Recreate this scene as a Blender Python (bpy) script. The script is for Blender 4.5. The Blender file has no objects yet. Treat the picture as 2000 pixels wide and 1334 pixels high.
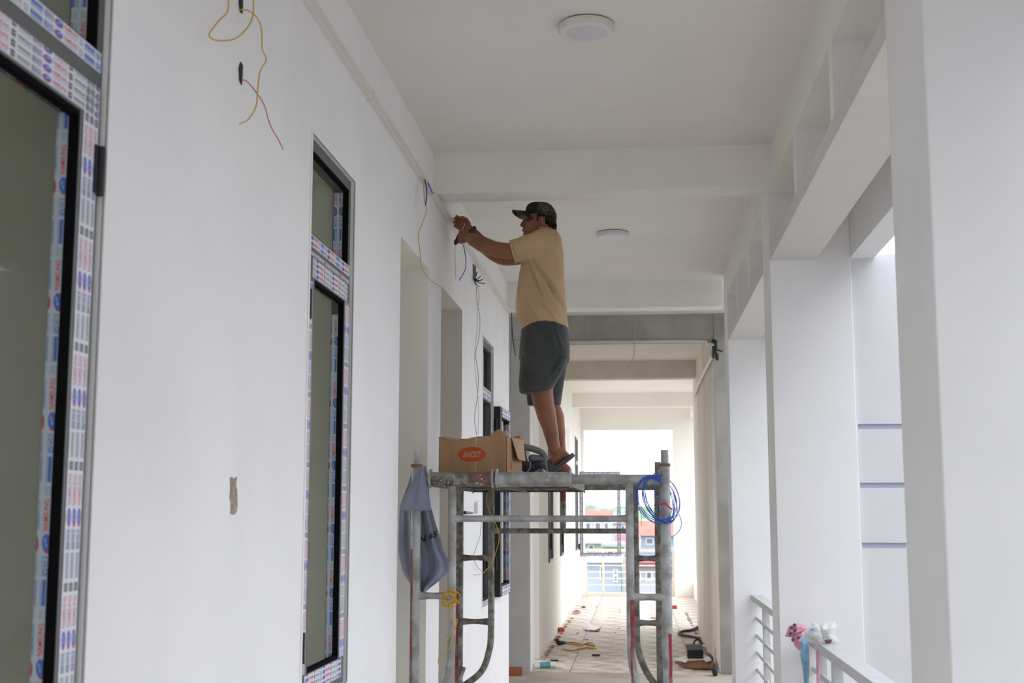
import bpy, bmesh, math, random
from mathutils import Vector, Matrix, noise
random.seed(7)
S = bpy.context.scene
COL = S.collection

# ------------------------------------------------------------------ camera
F_PX, VPX, VPY, EYE = 2500.0, 1246.0, 1002.0, 1.53      # focal length in px of the 2000 px frame, corridor vanishing point, eye height
PITCH = math.atan((VPY - 667) / F_PX)
YAW = math.atan((VPX - 1000) * math.cos(PITCH) / F_PX)
FW = Vector((-math.sin(YAW) * math.cos(PITCH), math.cos(YAW) * math.cos(PITCH), math.sin(PITCH)))
RT = Vector((math.cos(YAW), math.sin(YAW), 0))
UP = RT.cross(FW)
EYEP = Vector((0, 0, EYE))
cam_d = bpy.data.cameras.new('camera')
cam_d.lens = F_PX / 2000 * 36
cam_d.sensor_width = 36
cam_d.clip_end = 3000
cam_d.dof.use_dof = True
cam_d.dof.focus_distance = 6.9
cam_d.dof.aperture_fstop = 5.6
cam = bpy.data.objects.new('camera', cam_d)
COL.objects.link(cam)
cam.location = EYEP
cam.rotation_euler = (math.pi / 2 + PITCH, 0, YAW)
S.camera = cam

# ------------------------------------------------------------------ sky light and exposure
W = bpy.data.worlds.new('overcast_sky')
S.world = W
W.use_nodes = True
bg = W.node_tree.nodes['Background']
bg.inputs[0].default_value = (0.905, 0.945, 1.03, 1)
bg.inputs[1].default_value = 1.0
S.view_settings.view_transform = 'Standard'
S.view_settings.look = 'None'
S.view_settings.gamma = 1
S.view_settings.use_curve_mapping = False
S.view_settings.exposure = 1.9
S.cycles.max_bounces = 14
S.cycles.diffuse_bounces = 8
S.cycles.transparent_max_bounces = 16


# ------------------------------------------------------------------ helpers
def U(px, py, axis, value):
    """the point where the view ray through a pixel of the photograph meets the plane axis = value"""
    r = FW * F_PX + RT * (px - 1000) - UP * (py - 667)
    return EYEP + r * ((value - EYEP[axis]) / r[axis])


MATS = {}


def mat(name, col, rough=0.7, metal=0.0, var=0.0, scale=6.0, bump=0.0, bscale=40.0, col2=None, lo=0.42, hi=0.62, detail=6.0, spec=0.3, stretch=None, sheen=0.0):
    """principled material; col2 = second colour blotched in by noise between lo and hi; var = brightness variation"""
    if name in MATS:
        return MATS[name]
    m = bpy.data.materials.new(name)
    m.use_nodes = True
    nt = m.node_tree
    p = nt.nodes['Principled BSDF']
    p.inputs['Base Color'].default_value = (*col, 1)
    p.inputs['Roughness'].default_value = rough
    p.inputs['Metallic'].default_value = metal
    p.inputs['Specular IOR Level'].default_value = spec
    if sheen:
        p.inputs['Sheen Weight'].default_value = sheen
    tc = nt.nodes.new('ShaderNodeTexCoord')
    mp = nt.nodes.new('ShaderNodeMapping')
    if stretch:
        mp.inputs['Scale'].default_value = stretch
    nt.links.new(tc.outputs['Object'], mp.inputs['Vector'])
    if col2 or var:
        n = nt.nodes.new('ShaderNodeTexNoise')
        n.inputs['Scale'].default_value = scale
        n.inputs['Detail'].default_value = detail
        nt.links.new(mp.outputs['Vector'], n.inputs['Vector'])
        r = nt.nodes.new('ShaderNodeValToRGB')
        r.color_ramp.elements[0].position = lo
        r.color_ramp.elements[1].position = hi
        a = col
        b = col2 if col2 else tuple(max(0, c * (1 - var)) for c in col)
        r.color_ramp.elements[0].color = (*a, 1)
        r.color_ramp.elements[1].color = (*b, 1)
        nt.links.new(n.outputs['Fac'], r.inputs['Fac'])
        nt.links.new(r.outputs['Color'], p.inputs['Base Color'])
    if bump:
        n2 = nt.nodes.new('ShaderNodeTexNoise')
        n2.inputs['Scale'].default_value = bscale
        n2.inputs['Detail'].default_value = 4
        nt.links.new(mp.outputs['Vector'], n2.inputs['Vector'])
        b = nt.nodes.new('ShaderNodeBump')
        b.inputs['Strength'].default_value = bump
        b.inputs['Distance'].default_value = 0.004
        nt.links.new(n2.outputs['Fac'], b.inputs['Height'])
        nt.links.new(b.outputs['Normal'], p.inputs['Normal'])
    MATS[name] = m
    return m


def glass_mat(name, tint=(0.9, 0.95, 0.95), ior=1.45, rough=0.02):
    if name in MATS:
        return MATS[name]
    m = bpy.data.materials.new(name)
    m.use_nodes = True
    nt = m.node_tree
    nt.nodes.remove(nt.nodes['Principled BSDF'])
    out = nt.nodes['Material Output']
    t = nt.nodes.new('ShaderNodeBsdfTransparent')
    t.inputs[0].default_value = (*tint, 1)
    g = nt.nodes.new('ShaderNodeBsdfGlossy')
    g.inputs['Roughness'].default_value = rough
    mx = nt.nodes.new('ShaderNodeMixShader')
    if ior < 1.1:
        mx.inputs[0].default_value = 0.015      # dull unpolished pane
    else:
        fr = nt.nodes.new('ShaderNodeFresnel')
        fr.inputs[0].default_value = ior
        nt.links.new(fr.outputs[0], mx.inputs[0])
    nt.links.new(t.outputs[0], mx.inputs[1])
    nt.links.new(g.outputs[0], mx.inputs[2])
    nt.links.new(mx.outputs[0], out.inputs[0])
    MATS[name] = m
    return m


def milky_mat(name, col, clear):
    m = bpy.data.materials.new(name)
    m.use_nodes = True
    nt = m.node_tree
    b = nt.nodes['Principled BSDF']
    b.inputs['Base Color'].default_value = (*col, 1)
    b.inputs['Roughness'].default_value = 0.35
    t = nt.nodes.new('ShaderNodeBsdfTransparent')
    x = nt.nodes.new('ShaderNodeMixShader')
    x.inputs[0].default_value = 1 - clear
    nt.links.new(t.outputs[0], x.inputs[1])
    nt.links.new(b.outputs[0], x.inputs[2])
    nt.links.new(x.outputs[0], nt.nodes['Material Output'].inputs[0])
    return m


def radii(ctrl, n):
    """radii at the points of smooth_path(pts, n) from one radius for each control point"""
    out = []
    for a, b in zip(ctrl, ctrl[1:]):
        out += [a + (b - a) * (0.5 - 0.5 * math.cos(math.pi * k / n)) for k in range(n)]
    return out + [ctrl[-1]]


def tag(o, label=None, cat=None, group=None, kind=None):
    if label: o['label'] = label
    if cat: o['category'] = cat
    if group: o['group'] = group
    if kind: o['kind'] = kind
    return o


def empty(name, loc=(0, 0, 0), rz=0.0):
    o = bpy.data.objects.new(name, None)
    o.empty_display_size = 0.1
    COL.objects.link(o)
    o.location = loc
    o.rotation_euler = (0, 0, rz)
    return o


def put(name, me, parent=None):
    o = bpy.data.objects.new(name, me)
    COL.objects.link(o)
    if parent is not None:
        o.parent = parent
        o.matrix_parent_inverse = Matrix.Identity(4)
        # geometry is written in world coordinates: undo the parent's own placement
        M = Matrix.Identity(4)
        chain = []
        q = parent
        while q is not None:
            chain.append(q)
            q = q.parent
        for q in reversed(chain):
            M = M @ q.matrix_basis
        o.matrix_basis = M.inverted()
    return o


def smooth_path(pts, n=6):
    """Catmull-Rom through the points"""
    P = [Vector(p) for p in pts]
    if len(P) < 3:
        return P
    out = []
    for i in range(len(P) - 1):
        a = P[i - 1] if i else P[0] * 2 - P[1]
        b, c = P[i], P[i + 1]
        d = P[i + 2] if i + 2 < len(P) else P[-1] * 2 - P[-2]
        for k in range(n):
            t = k / n
            out.append(0.5 * ((2 * b) + (c - a) * t + (2 * a - 5 * b + 4 * c - d) * t * t + (3 * b - a - 3 * c + d) * t ** 3))
    out.append(P[-1])
    return out


class MB:
    def __init__(self):
        self.v, self.f, self.m = [], [], []

    def face(self, pts, mi=0):
        i = len(self.v)
        self.v += [tuple(p) for p in pts]
        self.f.append(tuple(range(i, i + len(pts))))
        self.m.append(mi)

    def hexa(self, c8, mi=0):
        i = len(self.v)
        self.v += [tuple(p) for p in c8]
        for q in ((0, 3, 2, 1), (4, 5, 6, 7), (0, 1, 5, 4), (1, 2, 6, 5), (2, 3, 7, 6), (3, 0, 4, 7)):
            self.f.append(tuple(i + k for k in q))
            self.m.append(mi)
        return self

    def box(self, x0, x1, y0, y1, z0, z1, mi=0):
        return self.hexa([(x0, y0, z0), (x1, y0, z0), (x1, y1, z0), (x0, y1, z0), (x0, y0, z1), (x1, y0, z1), (x1, y1, z1), (x0, y1, z1)], mi)

    def obox(self, c, ax, ay, az, hx, hy, hz, mi=0):
        c = Vector(c)
        p = [c + ax * (sx * hx) + ay * (sy * hy) + az * (sz * hz) for sz in (-1, 1) for sx, sy in ((-1, -1), (1, -1), (1, 1), (-1, 1))]
        return self.hexa(p, mi)

    def rings(self, rs, cap=True, mi=0, closed=False):
        i0 = len(self.v)
        n = len(rs[0])
        for r in rs:
            self.v += [tuple(p) for p in r]
        m = len(rs)
        for a in range(m if closed else m - 1):
            b = (a + 1) % m
            for k in range(n):
                k2 = (k + 1) % n
                self.f.append((i0 + a * n + k, i0 + a * n + k2, i0 + b * n + k2, i0 + b * n + k))
                self.m.append(mi)
        if cap and not closed:
            self.f.append(tuple(i0 + k for k in reversed(range(n))))
            self.f.append(tuple(i0 + (m - 1) * n + k for k in range(n)))
            self.m += [mi, mi]
        return self

    def tube(self, pts, r, n=8, mi=0, cap=True, round_ends=False, closed=False):
        P = [Vector(p) for p in pts]
        R = list(r) if isinstance(r, (list, tuple)) else [r] * len(P)
        if round_ends:
            a = (P[0] - P[1]).normalized()
            b = (P[-1] - P[-2]).normalized()
            P = [P[0] + a * R[0] * 0.97, P[0] + a * R[0] * 0.7] + P + [P[-1] + b * R[-1] * 0.7, P[-1] + b * R[-1] * 0.97]
            R = [R[0] * 0.25, R[0] * 0.72] + R + [R[-1] * 0.72, R[-1] * 0.25]
        rs = []
        u = None
        for i, p in enumerate(P):
            if closed:
                t = (P[(i + 1) % len(P)] - P[i - 1]).normalized()
            else:
                t = (P[min(i + 1, len(P) - 1)] - P[max(i - 1, 0)])
                t = t.normalized() if t.length > 1e-9 else Vector((0, 0, 1))
            if u is None:
                u = t.orthogonal().normalized()
            else:
                u = (u - t * u.dot(t))
                u = u.normalized() if u.length > 1e-6 else t.orthogonal().normalized()
            w = t.cross(u)
            rs.append([p + (u * math.cos(2 * math.pi * k / n) + w * math.sin(2 * math.pi * k / n)) * R[i] for k in range(n)])
        return self.rings(rs, cap, mi, closed)

    def lathe(self, c, prof, n=20, axis='z', mi=0, cap=True):
        c = Vector(c)
        rs = []
        for r, h in prof:
            ring = []
            for k in range(n):
                a = 2 * math.pi * k / n
                if axis == 'z': d = Vector((r * math.cos(a), r * math.sin(a), h))
                elif axis == 'y': d = Vector((r * math.sin(a), h, r * math.cos(a)))
                else: d = Vector((h, r * math.cos(a), r * math.sin(a)))
                ring.append(c + d)
            rs.append(ring)
        return self.rings(rs, cap, mi)

    def ball(self, c, rx, ry, rz, n=16, m=10, mi=0, rot=None):
        c = Vector(c)
        rs = []
        for j in range(m + 1):
            t = math.pi * (j + 0.02) / (m + 0.04)
            ring = []
            for k in range(n):
                a = 2 * math.pi * k / n
                d = Vector((rx * math.sin(t) * math.cos(a), ry * math.sin(t) * math.sin(a), -rz * math.cos(t)))
                ring.append(c + (rot @ d if rot else d))
            rs.append(ring)
        return self.rings(rs, True, mi)

    def prism(self, poly, off, mi=0):
        """polygon (list of points) extruded by the vector off"""
        off = Vector(off)
        i = len(self.v)
        n = len(poly)
        self.v += [tuple(Vector(p)) for p in poly] + [tuple(Vector(p) + off) for p in poly]
        self.f.append(tuple(reversed(range(i, i + n))))
        self.f.append(tuple(range(i + n, i + 2 * n)))
        self.m += [mi, mi]
        for k in range(n):
            k2 = (k + 1) % n
            self.f.append((i + k, i + k2, i + n + k2, i + n + k))
            self.m.append(mi)
        return self

    def mesh(self, name, mats, smooth=False, fix=True):
        me = bpy.data.meshes.new(name)
        me.from_pydata(self.v, [], self.f)
        for mm in (mats if isinstance(mats, (list, tuple)) else [mats]):
            me.materials.append(mm)
        me.polygons.foreach_set('material_index', self.m)
        if fix:
            b = bmesh.new()
            b.from_mesh(me)
            bmesh.ops.recalc_face_normals(b, faces=b.faces)
            b.to_mesh(me)
            b.free()
        if smooth:
            me.polygons.foreach_set('use_smooth', [True] * len(me.polygons))
            try:
                me.set_sharp_from_angle(angle=math.radians(50))
            except Exception:
                pass
        me.update()
        return me

    def build(self, name, mats, parent=None, smooth=False, bevel=0.0, fix=True):
        o = put(name, self.mesh(name, mats, smooth, fix), parent)
        if bevel:
            b = o.modifiers.new('bevel', 'BEVEL')
            b.width = bevel
            b.segments = 2
            b.limit_method = 'ANGLE'
        return o


def simple_box(name, m, x0, x1, y0, y1, z0, z1, parent=None, bevel=0.0):
    return MB().box(x0, x1, y0, y1, z0, z1).build(name, m, parent, bevel=bevel)


def holed_wall(name, axis, a0, a1, u0, u1, z0, z1, holes, m, parent=None):
    """one connected wall mesh with rectangular openings; axis x: runs along y, axis y: runs along x"""
    us = sorted({u0, u1, *[h[0] for h in holes], *[h[1] for h in holes]})
    zs = sorted({z0, z1, *[h[2] for h in holes], *[h[3] for h in holes]})
    us = [u for u in us if u0 <= u <= u1]
    zs = [z for z in zs if z0 <= z <= z1]
    nu, nz = len(us) - 1, len(zs) - 1

    def solid(i, j):
        if not (0 <= i < nu and 0 <= j < nz): return False
        uc, zc = (us[i] + us[i + 1]) / 2, (zs[j] + zs[j + 1]) / 2
        return not any(h[0] < uc < h[1] and h[2] < zc < h[3] for h in holes)

    V, F, idx = [], [], {}

    def vid(i, j, s):
        k = (i, j, s)
        if k not in idx:
            a = a0 if s == 0 else a1
            idx[k] = len(V)
            V.append((a, us[i], zs[j]) if axis == 'x' else (us[i], a, zs[j]))
        return idx[k]

    for i in range(nu):
        for j in range(nz):
            if not solid(i, j): continue
            for s in (0, 1):
                F.append((vid(i, j, s), vid(i + 1, j, s), vid(i + 1, j + 1, s), vid(i, j + 1, s)))
            for (di, dj, e) in ((-1, 0, ((i, j), (i, j + 1))), (1, 0, ((i + 1, j), (i + 1, j + 1))), (0, -1, ((i, j), (i + 1, j))), (0, 1, ((i, j + 1), (i + 1, j + 1)))):
                if not solid(i + di, j + dj):
                    (p, q), (r, t) = e
                    F.append((vid(p, q, 0), vid(r, t, 0), vid(r, t, 1), vid(p, q, 1)))
    me = bpy.data.meshes.new(name)
    me.from_pydata(V, [], F)
    me.materials.append(m)
    b = bmesh.new()
    b.from_mesh(me)
    bmesh.ops.recalc_face_normals(b, faces=b.faces)
    b.to_mesh(me)
    b.free()
    return put(name, me, parent)


def wire(name, pts, r, m, parent=None, n=6, sm=6, label=None, cat=None, group=None):
    o = MB().tube(smooth_path(pts, sm), r, n).build(name, m, parent, smooth=True)
    return tag(o, label, cat, group)


_TXT = {}


def text_tris(s, size=1.0):
    """triangles of a line of lettering: list of 2D point triples and its width, cap height about 0.7 * size"""
    if s in _TXT:
        return _TXT[s]
    cu = bpy.data.curves.new('lettering', 'FONT')
    cu.body = s
    cu.size = 1.0
    cu.resolution_u = 2
    cu.offset = 0.022
    o = bpy.data.objects.new('lettering', cu)
    COL.objects.link(o)
    dg = bpy.context.evaluated_depsgraph_get()
    dg.update()
    me = o.evaluated_get(dg).to_mesh()
    me.calc_loop_triangles()
    tr = [[(me.vertices[i].co.x, me.vertices[i].co.y) for i in t.vertices] for t in me.loop_triangles]
    o.evaluated_get(dg).to_mesh_clear()
    bpy.data.objects.remove(o)
    bpy.data.curves.remove(cu)
    x0 = min(p[0] for t in tr for p in t)
    x1 = max(p[0] for t in tr for p in t)
    tr = [[(x - x0, y) for x, y in t] for t in tr]
    _TXT[s] = (tr, x1 - x0)
    return _TXT[s]


def put_text(mb, s, org, ux, uy, height, mi=0, width=None):
    """lettering of cap height `height` starting at org, along ux, up uy; width = forced length"""
    tr, w = text_tris(s)
    sy = height / 0.69
    sx = (width / w) if width else sy
    for t in tr:
        mb.face([Vector(org) + ux * (x * sx) + uy * (y * sy) for x, y in t], mi)
    return w * sx


def clip_poly(poly, L, Wd):
    for ax, lim, sg in ((0, 0, 1), (0, L, -1), (1, 0, 1), (1, Wd, -1)):
        out = []
        for i in range(len(poly)):
            a, b = poly[i - 1], poly[i]
            da, db = sg * (a[ax] - lim), sg * (b[ax] - lim)
            if (da >= 0) != (db >= 0):
                t = da / (da - db)
                out.append((a[0] + (b[0] - a[0]) * t, a[1] + (b[1] - a[1]) * t))
            if db >= 0:
                out.append(b)
        poly = out
        if len(poly) < 3:
            return []
    return poly


def oval(cx, cy, rx, ry, n=14, sh=0.0):
    return [(cx + rx * math.cos(2 * math.pi * k / n) + sh * ry * math.sin(2 * math.pi * k / n), cy + ry * math.sin(2 * math.pi * k / n)) for k in range(n)]


# printed protective film: slots 0 film, 1 red, 2 blue, 3 pale grey-blue, 4 dark bars
def film_print(mb, org, ux, uy, L, Wd, rows, off=0.0, voff=0.0, nrm=Vector((1, 0, 0)), fine=True, dark=False, torn=0.0):
    org = Vector(org)
    lift = nrm * 0.0006
    base = [(0, 0), (L, 0), (L, Wd), (0, Wd)]
    if torn:
        base = [(0, 0), (L - torn, 0), (L - torn * 0.4, Wd * 0.3), (L - torn * 0.7, Wd * 0.5), (L, Wd), (torn * 0.5, Wd), (0, Wd * 0.6), (torn * 0.6, Wd * 0.4)]
    mb.prism([org + ux * x + uy * y for x, y in base], nrm * 0.0005, 0)
    T = 0.236
    ph = Wd / rows
    bar = 4 if dark else 2

    def add(poly, mi, lay=0):
        q = clip_poly(poly, L, Wd)
        if q:
            mb.face([org + ux * x + uy * y + lift * (1 + 0.5 * lay) for x, y in q], mi)

    def rect(x, y, w, h, mi, lay=0):
        add([(x, y), (x + w, y), (x + w, y + h), (x, y + h)], mi, lay)

    k = -1
    while k * T + off < L:
        u = k * T + off
        r = -1
        while r * ph + voff < Wd:
            v = r * ph + voff
            h = ph
            # crest: blue oval with white strokes and a red swoosh under it
            add(oval(u + 0.019, v + h * 0.47, 0.019, h * 0.36, 14, 0.15), 1)
            add(oval(u + 0.021, v + h * 0.55, 0.017, h * 0.32, 14, 0.15), 2, 1)
            if fine:
                rect(u + 0.013, v + h * 0.50, 0.007, h * 0.09, 0, 2)
                rect(u + 0.022, v + h * 0.60, 0.007, h * 0.09, 0, 2)
                tr, w = text_tris('NAMSUNG')
                sx, sy = 0.060 / w, h * 0.40 / 0.69
                for t in tr:
                    add([(u + 0.044 + x * sx, v + h * 0.44 + y * sy) for x, y in t], 1)
                tr, w = text_tris('ALUMINIUM CO.,LTD')
                sx, sy = 0.058 / w, h * 0.15 / 0.69
                for t in tr:
                    add([(u + 0.045 + x * sx, v + h * 0.14 + y * sy) for x, y in t], 2)
            else:
                for c in range(7):
                    rect(u + 0.044 + c * 0.0087, v + h * 0.44, 0.0066, h * 0.38, 1)
                rect(u + 0.046, v + h * 0.16, 0.055, h * 0.10, 3)
            # stamp block, long bar with fine lines, IQ field
            rect(u + 0.112, v + h * 0.15, 0.017, h * 0.70, 3 if not dark else 4)
            rect(u + 0.115, v + h * 0.45, 0.011, h * 0.08, 0, 1)
            rect(u + 0.137, v + h * 0.12, 0.050, h * 0.76, 3 if not dark else 0)
            rect(u + 0.137, v + h * 0.42, 0.050, h * 0.26, bar, 1)
            rect(u + 0.137, v + h * 0.16, 0.050, h * 0.06, bar, 1)
            if dark:
                rect(u + 0.137, v + h * 0.52, 0.050, h * 0.05, 0, 2)
            rect(u + 0.193, v + h * 0.12, 0.040, h * 0.76, 3)
            if fine:
                tr, w = text_tris('IQ')
                sx, sy = 0.013 / w, h * 0.42 / 0.69
                for t in tr:
                    add([(u + 0.194 + x * sx, v + h * 0.28 + y * sy) for x, y in t], bar, 1)
                rect(u + 0.212, v + h * 0.45, 0.004, h * 0.16, bar, 1)
                rect(u + 0.219, v + h * 0.20, 0.0012, h * 0.56, bar, 1)
                rect(u + 0.228, v + h * 0.20, 0.0012, h * 0.56, bar, 1)
            r += 1
        k += 1

# ------------------------------------------------------------------ materials of the place
WALL = mat('white_wall_paint', (0.86, 0.86, 0.86), 0.75, var=0.03, scale=2.5, bump=0.06, bscale=22)
CEIL = mat('white_ceiling_paint', (0.79, 0.765, 0.73), 0.85, var=0.03, scale=2)
BEAMW = mat('beam_paint', (0.84, 0.825, 0.77), 0.8, var=0.04, scale=3)
CEMENT = mat('bare_cement', (0.37, 0.35, 0.315), 0.9, var=0.22, scale=3, bump=0.12, bscale=30)
STAIN = mat('stained_plaster', (0.86, 0.81, 0.73), 0.9, col2=(0.72, 0.665, 0.585), scale=1.6, lo=0.40, hi=0.68, bump=0.08, stretch=(1, 1.4, 0.35))
CREAM = mat('cream_primer', (0.88, 0.86, 0.81), 0.85, var=0.04, scale=1.5)
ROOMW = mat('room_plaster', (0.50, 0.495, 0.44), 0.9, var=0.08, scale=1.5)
FLOORM = mat('dusty_floor_tile', (0.74, 0.67, 0.59), 0.6, col2=(0.41, 0.33, 0.26), scale=5, lo=0.36, hi=0.62, bump=0.05, spec=0.4)
FLOORP = mat('cement_floor', (0.52, 0.455, 0.39), 0.85, var=0.2, scale=2.5)
ROUGHW = mat('trowelled_white_paint', (0.84, 0.84, 0.84), 0.7, var=0.03, scale=3, bump=0.35, bscale=9)
FINP = mat('fin_paint', (0.70, 0.70, 0.71), 0.8, var=0.02)
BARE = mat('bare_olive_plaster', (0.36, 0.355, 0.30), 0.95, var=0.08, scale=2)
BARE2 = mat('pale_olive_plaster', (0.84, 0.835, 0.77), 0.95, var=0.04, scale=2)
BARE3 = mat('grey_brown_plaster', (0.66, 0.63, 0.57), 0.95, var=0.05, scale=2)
LAV = mat('lavender_groove_paint', (0.46, 0.46, 0.60), 0.8)
RAILP = mat('grey_rail_paint', (0.56, 0.58, 0.58), 0.45, var=0.06, scale=9)
ALU = mat('grey_aluminium', (0.135, 0.14, 0.135), 0.45, metal=0.25, var=0.08, scale=4)
BLACK = mat('black_rubber', (0.006, 0.006, 0.007), 0.9, spec=0.05)
HINGE = mat('black_hinge', (0.02, 0.02, 0.022), 0.4)
FILM = mat('white_film', (0.70, 0.73, 0.79), 0.35)
FILMB = mat('bluish_film', (0.52, 0.58, 0.68), 0.35)
RED_P = mat('red_print', (0.68, 0.07, 0.07), 0.6, spec=0.1)
BLUE_P = mat('blue_print', (0.10, 0.19, 0.58), 0.6, spec=0.1)
PALE_P = mat('pale_print', (0.42, 0.47, 0.58), 0.4)
DARK_P = mat('dark_print', (0.12, 0.12, 0.13), 0.4)
PRINT_W = [FILM, RED_P, BLUE_P, PALE_P, DARK_P]
PRINT_B = [FILMB, RED_P, BLUE_P, PALE_P, DARK_P]
GLASS = glass_mat('clear_film_pane', (0.95, 0.97, 0.95), ior=1.05)
WHITEPL = mat('white_plastic', (0.78, 0.78, 0.77), 0.4)

XL, XR = -1.10, 0.735          # corridor wall face, inner face of the colonnade
ZC, ZB = 3.50, 3.27            # ceiling, underside of the cross beams
ZH = 2.83                      # head of doors and windows
WT = 0.26                      # wall thickness

# ------------------------------------------------------------------ structure, near block
fl = simple_box('floor', FLOORP, -6.4, 1.9, -5.0, 12.7, -0.15, 0.0)
tag(fl, 'bare cement floor slab under the corridor and classrooms', 'floor', kind='structure')
c1 = simple_box('ceiling', CEIL, -6.4, 1.30, -5.0, 12.7, ZC, ZC + 0.14)
tag(c1, 'white painted ceiling over the near corridor', 'ceiling', kind='structure')

ls = simple_box('wall_lower_storeys', CREAM, -6.4, 1.25, -5.0, 25.5, -14.0, -0.15)
tag(ls, 'lower storeys of the school block under the corridor', 'wall', kind='structure')
WIN1 = (0.80, 2.51, 0.90, ZH)      # wide casement window by the camera
WIN2 = (4.19, 4.86, 0.90, ZH)      # single casement window
DOOR1 = (5.86, 6.69, 0.0, ZH)
DOOR2 = (7.12, 8.01, 0.0, 2.815)
WIN3 = (9.10, 9.77, 0.87, 2.80)
wl = holed_wall('wall_left', 'x', XL - WT, XL, -5.0, 11.0, 0.0, ZC, [WIN1, WIN2, DOOR1, DOOR2, WIN3], WALL)
tag(wl, 'long white plastered wall with windows and open doorways', 'wall', kind='structure')
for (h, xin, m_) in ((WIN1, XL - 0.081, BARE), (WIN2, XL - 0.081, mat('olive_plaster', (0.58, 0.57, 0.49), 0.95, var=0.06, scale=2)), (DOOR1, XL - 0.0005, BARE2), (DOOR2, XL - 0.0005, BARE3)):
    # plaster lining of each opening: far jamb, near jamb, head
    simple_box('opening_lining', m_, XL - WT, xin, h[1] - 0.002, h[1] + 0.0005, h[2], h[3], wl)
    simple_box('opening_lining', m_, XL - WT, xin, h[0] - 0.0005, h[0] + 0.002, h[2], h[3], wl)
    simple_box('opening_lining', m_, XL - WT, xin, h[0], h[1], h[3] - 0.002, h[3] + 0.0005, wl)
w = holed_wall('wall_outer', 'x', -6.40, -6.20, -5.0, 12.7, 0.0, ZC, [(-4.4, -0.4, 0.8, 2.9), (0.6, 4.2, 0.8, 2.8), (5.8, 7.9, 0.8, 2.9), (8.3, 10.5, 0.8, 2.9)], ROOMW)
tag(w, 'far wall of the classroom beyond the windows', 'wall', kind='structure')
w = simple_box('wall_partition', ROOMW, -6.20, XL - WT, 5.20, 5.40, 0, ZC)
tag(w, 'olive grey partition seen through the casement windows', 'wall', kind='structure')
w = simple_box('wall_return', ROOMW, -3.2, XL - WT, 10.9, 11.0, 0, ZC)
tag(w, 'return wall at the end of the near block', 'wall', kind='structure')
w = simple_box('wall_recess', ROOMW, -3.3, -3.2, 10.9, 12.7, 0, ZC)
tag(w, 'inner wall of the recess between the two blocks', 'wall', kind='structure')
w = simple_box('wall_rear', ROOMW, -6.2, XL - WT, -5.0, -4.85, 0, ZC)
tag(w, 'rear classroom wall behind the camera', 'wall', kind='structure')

for i, (y, lab) in enumerate(((6.80, 'white cross beam above the man in the cap'), (10.85, 'second white cross beam just before the bare cement beam'))):
    b = simple_box('ceiling_beam', BEAMW, XL, XR + 0.003, y, y + 0.20, ZB, ZC)
    tag(b, lab, 'beam', kind='structure')

w = simple_box('wall_added_wing', mat('added_wing_grey', (0.30, 0.30, 0.31), 0.9, var=0.1), 1.45, 16.0, -5.6, -5.2, -14.0, 8.0)  # added out of view to cut sky light on the camera-facing surfaces
tag(w, 'added unseen wall behind the camera that cuts sky light on the columns', 'wall', kind='structure')
w = simple_box('wall_added_opposite', mat('added_opposite_grey', (0.56, 0.56, 0.59), 0.9, var=0.06), 16.0, 16.4, -30.0, 7.0, -14.0, 10.0)  # added out of view to dim and tint the daylight entering the near block
tag(w, 'added unseen wall off the open side that lowers the near daylight', 'wall', kind='structure')
# colonnade on the open side
COLS = ((3.20, 3.66, 'wide white trowelled column closest to the camera', ROUGHW), (6.99, 7.35, 'white middle column by the bags on the handrail', WALL),
        (10.27, 10.65, 'far white column at the end of the short railing', WALL), (-0.60, -0.2, 'white column behind the camera', WALL))
XO = 1.17
for y0, y1, lab, m in COLS:
    c = simple_box('column', m, XR, XO, y0, y1, -0.15, ZC, bevel=0.004)
    tag(c, lab, 'column', kind='structure')
eb = simple_box('edge_beam', BEAMW, XR + 0.003, 0.985, -5.0, 10.6, ZB, ZC)
tag(eb, 'long edge beam above the small openings of the colonnade', 'beam', kind='structure')
fa = simple_box('trim_1', WALL, 1.17, 1.30, -5.0, 10.3, 2.91, 3.75)
tag(fa, 'outer fascia board of the roof edge above the railings', 'trim', kind='structure')
for (y0, y1, posts, lab) in ((3.66, 6.99, (4.70, 5.82), 'flat concrete band between the near and the middle column'), (7.35, 10.27, (8.31, 9.28), 'flat concrete band between the middle and the far column'),
                             (-0.2, 3.20, (0.9, 2.05), 'flat concrete band reaching towards the camera')):
    bnd = simple_box('lintel', mat('lintel_paint', (0.70, 0.68, 0.645), 0.85, var=0.03), XR + 0.003, 0.985, y0, y1, 2.90, 2.98)
    tag(bnd, lab, 'lintel', kind='structure')
    for p in posts:
        simple_box('stub_post', WALL, XR + 0.003, 0.985, p - 0.04, p + 0.04, 2.98, ZB, bnd)

# grooved fins that stand out from the columns
for (y, lab) in ((7.02, 'white fin wall with three lavender grooves beside the middle column'), (10.30, 'white fin wall beside the far column')):
    gz = [(a - 0.014, a + 0.014) for a in (1.36, 1.676, 1.99)] if y < 8 else []
    fw_ = holed_wall('wall_fin' if y < 8 else 'wall_fin_far', 'y', y, y + 0.02, XO, 2.3, -0.15, 2.93, [(XO + 0.012, 1.9, a, b) for a, b in gz], FINP)
    tag(fw_, lab, 'wall', kind='structure')
    bk = simple_box('backing', WALL, XO, 2.3, y + 0.02, y + 0.2, -0.15, 2.93, fw_)
    for a, b in gz:
        simple_box('groove', LAV, XO + 0.012, 1.9, y + 0.012, y + 0.0199, a, b, fw_)

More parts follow.
